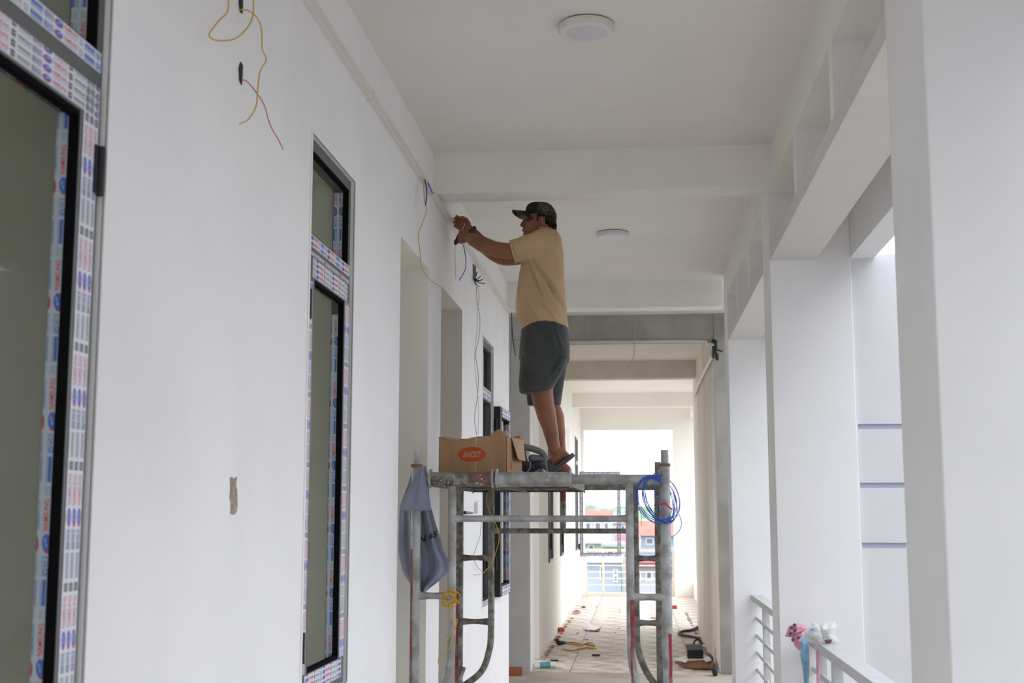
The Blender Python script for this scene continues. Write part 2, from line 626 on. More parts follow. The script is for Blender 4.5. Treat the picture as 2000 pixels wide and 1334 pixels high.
# ------------------------------------------------------------------ structure, far block
Y2, YE = 12.75, 24.2
XL2, XR2 = -1.06, 0.775
f2 = simple_box('floor', FLOORP, -3.3, 2.0, 12.7, YE + 1.4, -0.15, -0.012)
tag(f2, 'dusty tiled floor of the far corridor', 'floor', kind='structure')
TS = 0.60
me = None
for j in range(20):
    for i in range(4):
        x0, y0 = -1.28 + i * TS, 12.72 + j * TS
        if me is None:
            me = MB().box(0.003, TS - 0.003, 0.003, TS - 0.003, -0.012, 0.0).mesh('tile', FLOORM)
        o = bpy.data.objects.new('tile', me)
        COL.objects.link(o)
        o.parent = f2
        o.location = (x0, y0, random.uniform(-0.0015, 0.0))
c2 = simple_box('ceiling', mat('far_ceiling_primer', (0.88, 0.85, 0.80), 0.9, var=0.06, scale=1.5), -3.3, 1.5, 12.7, YE + 0.25, ZC, ZC + 0.14)
tag(c2, 'pale primed ceiling over the far corridor', 'ceiling', kind='structure')
holes2 = [(13.15, 13.85, 0, ZH), (15.3, 15.95, 0.95, ZH), (17.6, 18.25, 0.95, ZH), (19.4, 20.2, 0, ZH), (21.95, 22.65, 0.9, ZH)]
wl2 = holed_wall('wall_left_far', 'x', XL2 - WT, XL2, Y2, YE, 0.0, ZC, holes2, CREAM)
tag(wl2, 'pale primed wall of the far corridor with doorways and open windows', 'wall', kind='structure')
simple_box('end_face', mat('grey_render', (0.56, 0.555, 0.53), 0.9, var=0.05), XL2 - WT - 0.002, XL2 - 0.004, Y2 - 0.02, Y2, 0, ZC, wl2)
w = simple_box('wall_block_end', CEMENT, -3.2, XL2 - WT, Y2 - 0.02, Y2 + 0.15, 0, ZC)
tag(w, 'grey cement end of the far block behind the scaffold', 'wall', kind='structure')
w = holed_wall('wall_far_room', 'x', -3.1, -2.95, Y2, YE, 0, ZC, [(12.95, 15.8, 0.3, 3.3), (16.1, 19.1, 0.3, 3.3), (19.4, 23.8, 0.3, 3.3)], CREAM)  # unseen, set close and wide open so daylight reaches the far corridor
tag(w, 'unseen wall of the far rooms, opened wide to let daylight in', 'wall', kind='structure')
wr2 = simple_box('wall_right_far', STAIN, XR2, 1.02, Y2, 17.7, 0, ZC)
tag(wr2, 'stained beige plaster wall opposite the far doorways', 'wall', kind='structure')
simple_box('end_face', CEMENT, XR2 - 0.001, 1.5, Y2 - 0.03, Y2, 0, ZC, wr2)
par = simple_box('wall_parapet', CREAM, 1.0, 1.15, 17.7, YE, -0.15, 0.25)
tag(par, 'white parapet by the end of the far corridor', 'wall', kind='structure')
for (y, z, m, dep, lab) in ((Y2 - 0.02, 3.235, CEMENT, 0.25, 'bare grey cement beam with a conduit under it'), (16.68, ZB, mat('primed_beam', (0.74, 0.70, 0.64), 0.9, var=0.1, scale=3), 0.22, 'greyish beam halfway down the far corridor'),
                            (21.2, ZB, CREAM, 0.22, 'pale beam near the bright end of the corridor')):
    b = simple_box('ceiling_beam', m, XL2 - 0.001, 1.02, y, y + dep, z, ZC)
    tag(b, lab, 'beam', kind='structure')
we = holed_wall('wall_end', 'y', YE, YE + 0.2, -1.5, 1.6, 0.0, ZC, [(-1.0, 0.66, 0.0, 3.08)], CREAM)
tag(we, 'cream end wall around the bright opening', 'wall', kind='structure')
eb2 = simple_box('edge_beam', CREAM, 0.98, 1.16, 17.7, YE, 3.3, ZC)
tag(eb2, 'edge beam over the open bay near the corridor end', 'beam', kind='structure')

# ------------------------------------------------------------------ casement windows
def film(parent, org, ux, uy, L, Wd, rows, blue=False, **k):
    mb = MB()
    film_print(mb, org, ux, uy, L, Wd, rows, **k)
    return mb.build('protective_film', PRINT_B if blue else PRINT_W, parent, fix=False)


VX, VY, VZ = Vector((1, 0, 0)), Vector((0, 1, 0)), Vector((0, 0, 1))


def frame_members(parent, name, y0, y1, z0, z1, wy, wz, x0, x1, m):
    """four bars of a rectangular frame, each its own part"""
    for a in ((y0, y0 + wy, z0, z1), (y1 - wy, y1, z0, z1), (y0 + wy, y1 - wy, z0, z0 + wz), (y0 + wy, y1 - wy, z1 - wz, z1)):
        simple_box(name, m, x0, x1, a[0], a[1], a[2], a[3], parent, bevel=0.0015)


def rim(parent, y0, y1, z0, z1):
    mb = MB()
    wd, pr = 0.016, 0.004
    o = holed_wall('plaster_rim', 'x', XL - 0.002, XL + pr, y0 - wd, y1 + wd, z0 - wd, z1 + wd, [(y0, y1, z0, z1)], WALL, parent)
    return o


def bar_sash(parent, name, y0, y1, z0, z1, xf, st, m=ALU, rail=0.075, depth=0.048):
    """sash as one connected frame with gasket and pane"""
    s = holed_wall(name, 'x', xf - depth, xf, y0, y1, z0, z1, [(y0 + st, y1 - st, z0 + rail, z1 - rail)], m, parent)
    g = holed_wall('gasket', 'x', xf - 0.022, xf - 0.001, y0 + st - 0.0005, y1 - st + 0.0005, z0 + rail - 0.0005, z1 - rail + 0.0005,
                   [(y0 + st + 0.004, y1 - st - 0.004, z0 + rail + 0.012, z1 - rail - 0.012)], BLACK, s)
    MB().box(xf - 0.027, xf - 0.023, y0 + st, y1 - st, z0 + rail, z1 - rail).build('pane', GLASS, s)
    return s


def hinge(parent, y, z0, z1, x):
    o = MB().tube([(x, y, z0), (x, y, z1)], 0.0085, 10).box(x - 0.012, x - 0.002, y - 0.02, y + 0.02, z0, z1).build('hinge', HINGE, parent, smooth=True)
    return o


XF = XL - 0.015      # front of the outer frame


def casement(name, y0, y1, z0, z1, leaves, label, fine, taped=True):
    wroot = empty(name, (XL, (y0 + y1) / 2, z0))
    tag(wroot, label, 'window', kind='structure')
    rim(wroot, y0, y1, z0, z1)
    fr = holed_wall('window_frame', 'x', XF - 0.065, XF, y0, y1, z0, z1, [(y0 + 0.02, y1 - 0.02, z0 + 0.02, 2.412), (y0 + 0.028, y1 - 0.028, 2.49, z1 - 0.04)], ALU, wroot)
    # fixed light above the bar
    gk = holed_wall('gasket', 'x', XF - 0.024, XF - 0.002, y0 + 0.0275, y1 - 0.0275, 2.4895, z1 - 0.0395, [(y0 + 0.034, y1 - 0.034, 2.494, z1 - 0.046)], BLACK, fr)
    MB().box(XF - 0.030, XF - 0.026, y0 + 0.028, y1 - 0.028, 2.49, z1 - 0.04).build('pane', GLASS, fr)
    if taped:
        film(fr, (XF + 0.0008, y0 + 0.004, 2.446), VY, VZ, y1 - y0 - 0.012, 0.043, 2, off=0.06, fine=fine, torn=0.005)
        film(fr, (XF + 0.0008, y0 + 0.004, 2.418), VY, VZ, y1 - y0 - 0.012, 0.013, 1, off=0.01, fine=False, dark=True) if not fine else None
        film(fr, (XF - 0.025, y1 - 0.0285, 2.50), VZ, -VX, z1 - 2.55, 0.036, 1.4, blue=True, off=-0.05, voff=-0.007, nrm=-VY, fine=True)
    out = []
    n = len(leaves)
    for (a, b, hside) in leaves:
        xf = XF + 0.006
        st = 0.086
        s = bar_sash(wroot, 'sash', a, b, z0 + 0.022, 2.410, xf, st)
        out.append(s)
        if taped:
            # far stile: dark print on the face, blue print on the reveal
            film(s, (xf + 0.0008, b - 0.001, z0 + 0.10), VZ, -VY, 2.405 - z0 - 0.10 - 0.07 * (not fine), 0.072, 3.2, off=0.03, fine=fine, dark=True, nrm=VX)
            film(s, (xf - 0.0222, b - st - 0.0008, z0 + 0.10), VZ, -VX, 2.410 - z0 - 0.10 - 0.078 - 0.05 * (not fine), 0.0255, 0.98, blue=True, off=-0.02, voff=-0.008, nrm=-VY, fine=True)
            film(s, (xf + 0.0008, a + 0.059, z0 + 0.10), VZ, -VY, 2.32 - z0 - 0.10, 0.055, 2.5, off=0.1, fine=False, dark=True, nrm=VX)
            film(s, (xf + 0.0009, a + 0.05, 2.340), VY, VZ, b - a - 0.056 - (0.03 if not fine else -0.0), 0.068, 3.6, off=0.05, fine=fine, dark=True, torn=0.004)
            film(s, (xf + 0.0009, a + 0.05, z0 + 0.028), VY, VZ, b - a - 0.09, 0.066, 3.4, off=0.02, fine=False, dark=True)
            film(s, (xf - 0.045, a + st, 2.3355), VY, VX, b - a - 2 * st, 0.020, 1, blue=True, off=0.0, nrm=-VZ, fine=False)
        yh = b + 0.004 if hside > 0 else a - 0.004
        for zz in ((2.184, 2.285), (z0 + 0.14, z0 + 0.24)):
            hinge(s, yh, zz[0], zz[1], xf + 0.008)
    return wroot


casement('window_1', *WIN1, [(0.822, 1.654, -1), (1.656, 2.488, 1)], 'wide grey casement window with printed film beside the wall wires', True)
casement('window_2', *WIN2, [(4.212, 4.838, -1)], 'narrow grey casement window with printed film before the open doorways', False)

# third window: its sash swung right back against the wall
w3 = empty('window_3', (XL, 9.43, 0.87))
tag(w3, 'dark narrow window with its sash swung back behind the scaffold', 'window', kind='structure')
rim(w3, *WIN3)
y0, y1, z0, z1 = WIN3
fr = holed_wall('window_frame', 'x', XF - 0.065, XF, y0, y1, z0, z1, [(y0 + 0.03, y1 - 0.03, z0 + 0.03, 2.36), (y0 + 0.03, y1 - 0.03, 2.44, z1 - 0.05)], ALU, w3)
simple_box('pane', glass_mat('dark_glass', (0.05, 0.055, 0.06)), XF - 0.03, XF - 0.026, y0 + 0.03, y1 - 0.03, 2.44, z1 - 0.05, fr)
simple_box('dark_infill', glass_mat('dark_glass'), XF - 0.05, XF - 0.046, y0 + 0.03, y1 - 0.03, z0 + 0.03, 2.36, fr)  # added dark sheet standing in for the black, unlit room behind the open casement
film(fr, (XF + 0.0008, y0 + 0.01, 2.375), VY, VZ, y1 - y0 - 0.02, 0.075, 2, off=0.0, fine=False)
film(fr, (XF - 0.030, y1 - 0.0308, 2.45), VZ, -VX, 0.30, 0.030, 1.5, blue=True, off=-0.03, nrm=-VY, fine=False)
film(fr, (XF + 0.0008, y0 + 0.01, z0 + 0.002), VY, VZ, y1 - y0 - 0.02, 0.026, 1, off=0.0, fine=False)
MB().box(XF - 0.03, XF + 0.012, y1 - 0.05, y1 + 0.01, 1.12, 1.22).tube([(XF + 0.012, y1 - 0.02, 1.10), (XF + 0.012, y1 - 0.02, 1.24)], 0.012, 8).build('latch_block', HINGE, fr)
# the swung-back sash, built around its hinge line
sr = empty('sash', (XF + 0.02, 9.79, 0.0), math.radians(-1.5))
sr.parent = w3
sr.matrix_parent_inverse = Matrix.Identity(4)
sr.location = Vector((XF + 0.02, 9.79, 0.0)) - Vector(w3.location)
Ms = Matrix.Translation((XF + 0.02, 9.79, 0)) @ Matrix.Rotation(math.radians(-1.5), 4, 'Z')


def in_sash(o):
    o.parent = sr
    o.matrix_parent_inverse = Matrix.Identity(4)
    o.matrix_basis = Matrix.Identity(4)
    return o


sf = in_sash(holed_wall('sash_frame', 'x', 0.0, 0.05, 0.0, 0.60, 0.90, 2.345, [(0.08, 0.54, 0.98, 2.265)], mat('black_aluminium', (0.025, 0.026, 0.027), 0.5)))
in_sash(MB().box(0.022, 0.026, 0.08, 0.54, 0.98, 2.265).build('pane', glass_mat('dark_glass')))
for args in (((0.0508, 0.10, 2.275), VY, VZ, 0.51, 0.065, 2, dict(fine=False)), ((0.0508, 0.10, 0.905), VY, VZ, 0.51, 0.065, 2, dict(fine=False))):
    in_sash(film(None, args[0], args[1], args[2], args[3], args[4], args[5], **args[6]))
in_sash(film(None, (0.049, 0.5392, 1.0), VZ, -VX, 1.24, 0.045, 2, blue=True, nrm=-VY, fine=False, off=-0.04))
in_sash(film(None, (0.0508, 0.597, 0.98), VZ, -VY, 1.28, 0.05, 2, blue=True, nrm=VX, fine=False, off=0.0))
for zz in (1.10, 2.15):
    in_sash(MB().tube([(0.02, -0.012, zz), (0.02, -0.012, zz + 0.10)], 0.011, 8).build('hinge', HINGE, smooth=True))

# far windows of the far block
for i, (y0, y1, z0, z1) in enumerate(holes2):
    if z0 == 0: continue
    last = i == 4
    wr = empty('window_%d' % (4 + i if i < 4 else 8), (XL2, (y0 + y1) / 2, z0))
    tag(wr, ('grey window whose sash stands open across the corridor end' if last else 'narrow dark window in the pale far wall, ' + ('closer to the bare cement beam' if i == 1 else 'farther along towards the open sash')), 'window', kind='structure')
    holed_wall('window_frame', 'x', XL2 - 0.06, XL2 + 0.02, y0, y1, z0, z1, [(y0 + 0.035, y1 - 0.035, z0 + 0.035, 2.36), (y0 + 0.035, y1 - 0.035, 2.42, z1 - 0.035)], ALU, wr)
    if not last:
        simple_box('pane', glass_mat('sky_glass', (0.75, 0.8, 0.85)), XL2 - 0.02, XL2 - 0.015, y0 + 0.035, y1 - 0.035, z0 + 0.035, z1 - 0.035, wr)
        simple_box('handle', HINGE, XL2 + 0.02, XL2 + 0.05, y0 + 0.02, y0 + 0.07, 1.10, 1.30, wr)
    else:
        ys = y1 + 0.02
        a = U(1132, 1000, 1, ys).x
        b = U(1212, 1000, 1, ys).x
        zt, zb = U(1170, 921, 1, ys).z, U(1170, 1087, 1, ys).z
        sf = holed_wall('open_sash', 'y', ys, ys + 0.045, a, b, zb, zt, [(a + 0.06, b - 0.06, zb + 0.06, zt - 0.06)], ALU, wr)
        mbp = MB()
        for (p, ux, uy, L) in (((a + 0.01, ys - 0.0006, zb + 0.01), VX, VZ, b - a - 0.02), ((a + 0.01, ys - 0.0006, zt - 0.045), VX, VZ, b - a - 0.02)):
            film_print(mbp, p, ux, uy, L, 0.03, 1, nrm=-VY, fine=False)
        for (p, L) in (((a + 0.045, ys - 0.0006, zb + 0.05), zt - zb - 0.1), ((b - 0.015, ys - 0.0006, zb + 0.05), zt - zb - 0.1)):
            film_print(mbp, p, VZ, -VX, L, 0.03, 1, nrm=-VY, fine=False)
        mbp.build('protective_film', PRINT_B, sf, fix=False)
        for zz in (zb + 0.12, zt - 0.2):
            MB().tube([(a - 0.012, ys, zz), (a - 0.012, ys, zz + 0.1)], 0.014, 8).build('hinge', HINGE, sf)

# ------------------------------------------------------------------ balcony railings
def railing(y0, y1, posts, label, z=0.90):
    r = empty('balcony_railing', (0.91, (y0 + y1) / 2, 0))
    tag(r, label, 'railing')
    simple_box('handrail', RAILP, 0.868, 0.955, y0, y1, z - 0.045, z, r, bevel=0.003)
    for p in posts:
        simple_box('post', RAILP, 0.885, 0.935, p - 0.02, p + 0.02, 0.0, z - 0.045, r, bevel=0.002)
    for k in range(6):
        zz = 0.72 - k * 0.13
        MB().tube([(0.905, y0, zz), (0.905, y1, zz)], 0.013, 10).build('rail', RAILP, r, smooth=True)
    return r


railing(3.66, 6.99, (6.72, 6.20, 5.36, 4.50, 3.8), 'pale grey metal railing carrying the plastic bags')
railing(7.35, 10.27, (7.6, 8.75, 9.55), 'pale grey metal railing between the middle and far columns')
railing(-0.2, 3.20, (0.3, 1.2, 2.2, 3.0), 'pale grey metal railing beside the camera, past the wide column')

RAILW = mat('cream_rail_paint', (0.80, 0.77, 0.68), 0.5)
er = empty('end_railing', (-0.2, YE + 0.1, 0))
tag(er, 'cream metal railing across the bright corridor end', 'railing')
for x in (-0.98, -0.66, -0.02, 0.64):
    simple_box('post', RAILW, x - 0.02, x + 0.02, YE + 0.08, YE + 0.12, 0, 0.84, er)
for k, zz in enumerate((0.84, 0.70, 0.56, 0.44, 0.32, 0.20, 0.03)):
    hh = 0.028 if k in (0, 6) else 0.012
    simple_box('rail', RAILW, -1.0, 0.66, YE + 0.085, YE + 0.115, zz - hh, zz + hh, er)

# ------------------------------------------------------------------ ceiling lamps
LAMPD = mat('lamp_diffuser', (0.62, 0.61, 0.66), 0.35)
LAMPB = mat('lamp_rim', (0.72, 0.715, 0.68), 0.4)
for px, py, lab in ((1145, 47, 'round white ceiling lamp closest to the camera'), (1197, 454, 'round white ceiling lamp behind the man in the cap')):
    p = U(px, py, 2, ZC)
    r = empty('ceiling_lamp', p)
    tag(r, lab, 'lamp', 'round ceiling lamps')
    MB().lathe(p, [(0.104, 0.0), (0.104, -0.004)], 40).build('mounting_plate', HINGE, r)
    MB().lathe(p, [(0.109, -0.004), (0.111, -0.008), (0.111, -0.034), (0.106, -0.039), (0.086, -0.040), (0.083, -0.038)], 48, cap=False).build('rim', LAMPB, r, smooth=True)
    MB().lathe(p, [(0.0835, -0.030), (0.0835, -0.0385), (0.02, -0.0388)], 40).build('diffuser', LAMPD, r, smooth=True)

# ------------------------------------------------------------------ conduit and wires on the wall
COND = mat('white_conduit', (0.74, 0.70, 0.66), 0.35)
WY = mat('yellow_wire', (0.62, 0.36, 0.03), 0.4)
WR = mat('red_wire', (0.50, 0.02, 0.03), 0.4)
WB = mat('blue_wire', (0.02, 0.10, 0.50), 0.35)
WK = mat('dark_wire', (0.03, 0.035, 0.04), 0.5)
WG = mat('grey_wire', (0.22, 0.22, 0.24), 0.5)
WP = mat('pale_pink_wire', (0.55, 0.38, 0.30), 0.5)
DARKH = mat('dark_cavity', (0.045, 0.045, 0.04), 0.95, var=0.4, scale=40)
BROWN = mat('bare_brown_plaster', (0.30, 0.235, 0.175), 0.95, col2=(0.44, 0.37, 0.30), scale=40)
cr = empty('wall_conduit', (XL, 7, 3.25))
tag(cr, 'white cable conduit running high along the plastered wall', 'conduit')
MB().box(XL, XL + 0.026, 1.0, 10.84, 3.234, 3.264).build('trunking', COND, cr, bevel=0.002)
MB().box(XL + 0.026, XL + 0.030, 1.0, 10.84, 3.240, 3.261).build('cover_strip', COND, cr)
MB().tube([(XL + 0.006, 1.0, 3.292), (XL + 0.006, 6.79, 3.292)], 0.006, 8).build('thin_cable', COND, cr, smooth=True)
for y in (5.05, 6.65, 9.0):
    MB().box(XL, XL + 0.033, y, y + 0.02, 3.229, 3.269).build('clip', COND, cr)


def wall_pts(pp, off=0.008, x=XL):
    return [U(a, b, 0, x + off + (c[0] if c else 0)) for a, b, *c in pp]


def slot(name, poly, m, lab, cat, depth=0.003):
    pts = [U(a, b, 0, XL + 0.0005) for a, b in poly]
    o = MB().prism(pts, (depth, 0, 0)).build(name, m)
    return tag(o, lab, cat)


slot('wall_slot', [(468, -40), (472, -40), (473, 10), (472, 27), (468, 22), (466, 5)], DARKH, 'dark chiselled slot in the wall that the yellow wire leaves', 'slot')
slot('wall_slot', [(466, 132), (469, 121), (473, 128), (472, 150), (471, 166), (467, 158)], DARKH, 'dark chiselled slot in the wall that the red wire leaves', 'slot')
slot('wall_patch', [(449, 934), (452, 931), (455, 936), (462, 931), (460, 945), (462, 958), (463, 985), (461, 1000), (456, 1006), (450, 1003), (451, 985), (448, 972), (450, 955)], BROWN, 'small brown patch of bare plaster low on the white wall', 'patch', 0.002)
wire('loose_wire', wall_pts([(440, -60, 0.05), (446, 15, 0.04), (428, 40, 0.03), (409, 66, 0.03), (420, 78, 0.03), (455, 77, 0.04), (480, 58, 0.05), (494, 30, 0.05), (493, -10, 0.04), (480, -60, 0.02)], 0.004), 0.0022, WY, label='looped yellow wire hanging from above the frame', cat='wire')
wire('loose_wire', wall_pts([(469, 19, 0), (485, 21, 0.03), (503, 36, 0.05), (511, 60, 0.05), (512, 95, 0.05), (520, 116, 0.05), (508, 140, 0.05), (503, 180, 0.05), (500, 208, 0.05), (485, 233, 0.04), (468, 242, 0.04)], 0.002), 0.0020, WY, label='long wavy yellow wire sticking out of the upper wall slot', cat='wire')
wire('loose_wire', wall_pts([(469, 156, 0), (482, 159, 0.02), (500, 180, 0.04), (516, 205, 0.05), (528, 245, 0.05), (545, 275, 0.06), (553, 292, 0.06)], 0.002), 0.0015, WR, label='thin red wire sticking out of the wall slot', cat='wire')

# wires at the conduit joint
jt = wall_pts([(828, 346)], 0.02)[0]
j = empty('conduit_tap', jt)
tag(j, 'blue and yellow wire ends tapped out of the conduit', 'wire')
MB().tube(smooth_path(wall_pts([(828, 346, 0.0), (833, 365, 0.02), (833, 385, 0.03), (831, 401, 0.03)], 0.02)), 0.004, 6).build('blue_end', WB, j, smooth=True)
MB().tube(smooth_path(wall_pts([(829, 346, 0.0), (838, 362, 0.01), (846, 380, 0.0)], 0.02)), 0.0035, 6).build('blue_tail', WB, j, smooth=True)
MB().tube(smooth_path(wall_pts([(828, 346, 0.0), (828, 370, 0.02), (829, 396, 0.02)], 0.02)), 0.003, 6).build('yellow_end', WY, j, smooth=True)
MB().ball(jt, 0.008, 0.008, 0.008).build('tape_joint', HINGE, j)
wire('loose_wire', wall_pts([(832, 403, 0.03), (832, 415, 0.03), (824, 438, 0.03), (817, 460, 0.03), (820, 490, 0.03), (823, 520, 0.03), (838, 545, 0.02), (860, 560, 0.0)], 0.02), 0.0022, WY, label='yellow wire curving down from the conduit over the doorway', cat='wire')
wire('loose_wire', [U(905, 478, 1, 7.4), U(909, 500, 1, 7.42), U(909, 525, 1, 7.44), U(897, 548, 1, 7.45)], 0.0028, WB, label='blue wire hanging down from the man\'s hands', cat='wire')
wire('loose_wire', wall_pts([(889, 470, 0.01), (889, 510, 0.0), (890, 545, 0.0)], 0.004), 0.0016, WP, label='faint pinkish wire hanging straight down the wall under the man\'s hands', cat='wire')
# junction box with wire stubs
jb = empty('junction_box', U(930, 540, 0, XL))
tag(jb, 'open junction hole in the wall with dark wire stubs', 'junction box')
pts = [U(a, b, 0, XL + 0.0005) for a, b in ((923, 515), (929, 520), (929, 552), (924, 546))]
MB().prism(pts, (0.003, 0, 0)).build('hole', mat('dusty_cavity', (0.12, 0.115, 0.10), 0.95), jb)
for k, (a, b, c) in enumerate(((932, 531, 0.06), (938, 540, 0.05), (943, 546, 0.06), (947, 554, 0.05), (930, 556, 0.03), (936, 560, 0.02))):
    MB().tube(smooth_path([U(926, 546, 0, XL + 0.003), U((926 + a) / 2, (550 + b) / 2, 0, XL + c * 0.7), U(a, b, 0, XL + c)]), 0.004 if k < 4 else 0.0025, 6).build('wire_stub', WK, jb, smooth=True)
wire('loose_wire', wall_pts([(930, 556, 0.01), (932, 590, 0.01), (937, 620, 0.01), (936, 655, 0.01), (929, 690, 0.01), (934, 730, 0.01), (933, 770, 0.01), (927, 815, 0.01), (931, 850, 0.01)], 0.004), 0.0022, WG, label='grey strand hanging down the wall from the junction hole', cat='wire')
wire('loose_wire', wall_pts([(933, 558, 0.01), (936, 580, 0.01), (933, 605, 0.01), (931, 650, 0.01), (927, 700, 0.01), (930, 745, 0.01), (934, 785, 0.01), (934, 850, 0.01)], 0.006), 0.0018, WP, label='pinkish strand hanging down the wall from the junction hole', cat='wire')
wire('loose_wire', wall_pts([(940, 1010, 0.01), (938, 1045, 0.01), (928, 1075, 0.01), (925, 1090, 0.01), (932, 1106, 0.01), (944, 1119, 0.02)], 0.006), 0.002, WG, label='grey wire looping down the wall below the window latch', cat='wire')
wire('loose_wire', [U(944, 1119, 0, XL + 0.03), U(938, 1122, 0, XL + 0.03), U(926, 1123, 0, XL + 0.02)], 0.0022, WY, label='short yellow wire end low on the wall', cat='wire')
# wall switch with a black lever
sw = empty('wall_lever', U(920, 995, 0, XL))
tag(sw, 'white plate with a thin black lever on the wall beside the dark window', 'lever')
q = [U(926, 981, 0, XL), U(931, 979, 0, XL), U(931, 1001, 0, XL), U(926, 1003, 0, XL)]
MB().prism(q, (0.025, 0, 0)).build('plate', WHITEPL, sw)
MB().tube([U(923, 1002, 0, XL + 0.03), U(907, 1001, 0, XL + 0.06)], [0.006, 0.010], 8).build('lever', HINGE, sw)
# things on the bare cement beam
y = Y2 - 0.045
cb = empty('beam_conduit', U(1200, 668, 1, y))
tag(cb, 'dusty white conduit bent along the bare beam and down the stained wall', 'conduit')
pth = [U(994, 668, 1, y), U(1180, 668, 1, y), U(1362, 667, 1, y), U(1378, 674, 1, y - 0.01), U(1392, 690, 1, y)]
MB().tube(smooth_path(pth, 5), 0.016, 8).build('pipe', mat('dusty_conduit', (0.55, 0.52, 0.47), 0.6), cb, smooth=True)
pth = [U(1392, 690, 1, y), U(1388, 702, 0, XR2 - 0.03), U(1370, 738, 0, XR2 - 0.03), U(1356, 772, 0, XR2 - 0.03)]
MB().tube(smooth_path(pth, 5), 0.02, 8).build('lower_pipe', COND, cb, smooth=True)
jb2 = empty('cable_clamp', U(1396, 680, 1, y - 0.05))
tag(jb2, 'black cable clamp with dangling ends at the corner of the bare beam', 'clamp')
for a, b, r in (((1390, 665), (1397, 668), 0.022), ((1398, 665), (1398, 690), 0.014), ((1393, 676), (1394, 700), 0.012), ((1401, 683), (1411, 687), 0.008), ((1400, 690), (1401, 704), 0.016)):
    MB().tube([U(*a, 1, y - 0.05), U(*b, 1, y - 0.05)], r, 8).build('clamp_piece', HINGE, jb2)
wire('loose_wire', [U(1239, 628, 1, y - 0.02), U(1240, 665, 1, y - 0.03), U(1239, 690, 1, y - 0.05), U(1232, 712, 1, y - 0.05), U(1220, 726, 1, y - 0.05)], 0.004, WP, label='brownish wire dangling below the bare cement beam', cat='wire')
wire('loose_wire', wall_pts([(999, 612, 0.0), (1000, 640, 0.04), (1002, 665, 0.05), (1007, 694, 0.05)], 0.02), 0.005, WK, label='dark wire end hanging where the wall conduit stops', cat='wire')
wire('loose_wire', wall_pts([(999, 640, 0.02), (998, 690, 0.03), (998, 765, 0.03)], 0.02), 0.004, WG, label='thin grey wire hanging along the wall end behind the man', cat='wire')

# ------------------------------------------------------------------ scaffold
PIPE = mat('scaffold_steel', (0.43, 0.44, 0.44), 0.5, metal=0.15, col2=(0.26, 0.255, 0.24), scale=14, lo=0.40, hi=0.62, bump=0.08)
PIPE2 = mat('dirty_scaffold_steel', (0.27, 0.265, 0.24), 0.7, metal=0.15, col2=(0.13, 0.115, 0.095), scale=26, lo=0.40, hi=0.60, bump=0.15)
PRED = mat('red_scaffold_paint', (0.24, 0.03, 0.035), 0.6, col2=(0.20, 0.15, 0.14), scale=16, lo=0.48, hi=0.66)
RUST = mat('rusty_steel', (0.24, 0.13, 0.09), 0.85, col2=(0.15, 0.10, 0.08), scale=30)
SPLAT = mat('cement_splash', (0.62, 0.60, 0.52), 0.9)
YF, YB = 6.10, 7.68
sc = empty('scaffold', (-0.47, (YF + YB) / 2, 0))
tag(sc, 'grey steel scaffold tower with red-stained legs that the man stands on', 'scaffold')


def UX(px, Y): return U(px, 1002, 1, Y).x
def UZ(py, Y): return U(1060, py, 1, Y).z


def scaf_frame(Y, xo, xi, z_rail, rungs, m, bend, tall):
    ZT = 1.687
    fr_ = empty('end_frame', (0, Y, 0))
    fr_.parent = sc
    fr_.matrix_parent_inverse = Matrix.Identity(4)
    fr_.location = Vector((0, Y, 0)) - Vector(sc.location)
    for k, x in enumerate(xo):
        o = MB().tube([(x, Y, 0.02), (x, Y, ZT + 0.065)], 0.0235, 14).build('post', m, fr_, smooth=True)
        MB().tube([(x, Y, ZT + 0.060), (x, Y, ZT + 0.075)], 0.027, 14).build('collar', RUST, fr_, smooth=True)
        MB().tube([(x, Y, ZT + 0.06), (x, Y, tall)], 0.0185, 14).build('coupling_pin', m, fr_, smooth=True)
        MB().box(x - 0.06, x + 0.06, Y - 0.06, Y + 0.06, 0.0, 0.02).build('base_plate', RUST, fr_)
    MB().tube([(xo[0], Y, ZT), (xo[1], Y, ZT)], 0.0235, 14).build('top_rail', m, fr_, smooth=True)
    for k, x in enumerate(xi):
        sg = -1 if k == 0 else 1
        pth = [(x, Y, ZT - 0.01), (x, Y, 1.2), (x, Y, bend + 0.12), (x + sg * 0.012, Y, bend), (x + sg * 0.06, Y, bend - 0.12), (xo[k], Y, bend - 0.22)]
        MB().tube(smooth_path(pth, 5), 0.0195, 12).build('inner_leg', m, fr_, smooth=True)
        for z in rungs:
            a, b = sorted((x, xo[k]))
            n = 8
            MB().tube([(a + (b - a) * t / n, Y, z) for t in range(n + 1)], [0.024 - 0.009 * math.sin(math.pi * t / n) for t in range(n + 1)], 10).build('rung', m, fr_, smooth=True)
    L = [(xi[0] + (xi[1] - xi[0]) * t) for t in (0, 0.03, 0.06, 0.94, 0.97, 1)]
    MB().tube([(x, Y, z_rail) for x in L], [0.021, 0.017, 0.0155, 0.0155, 0.018, 0.023], 12).build('middle_rail', m, fr_, smooth=True)
    return fr_


fx = [UX(812.5, YF), UX(1300, YF)]
fi = [UX(883, YF), UX(1229.5, YF)]
bx = [UX(898, YB), UX(1286, YB)]
bi = [UX(959.5, YB), UX(1241, YB)]
ff = scaf_frame(YF, fx, fi, UZ(1013, YF), (UZ(1165, YF), 0.58), PIPE, 0.80, UZ(880, YF))
fb = scaf_frame(YB, bx, bi, UZ(1037, YB), (UZ(1090, YB), UZ(1215, YB), 0.35), PIPE2, 0.72, 1.83)
xs = UX(1100, YB)
MB().tube([(xs, YB, 1.68), (xs, YB, UZ(1037, YB))], 0.017, 10).build('centre_strut', PIPE2, fb, smooth=True)


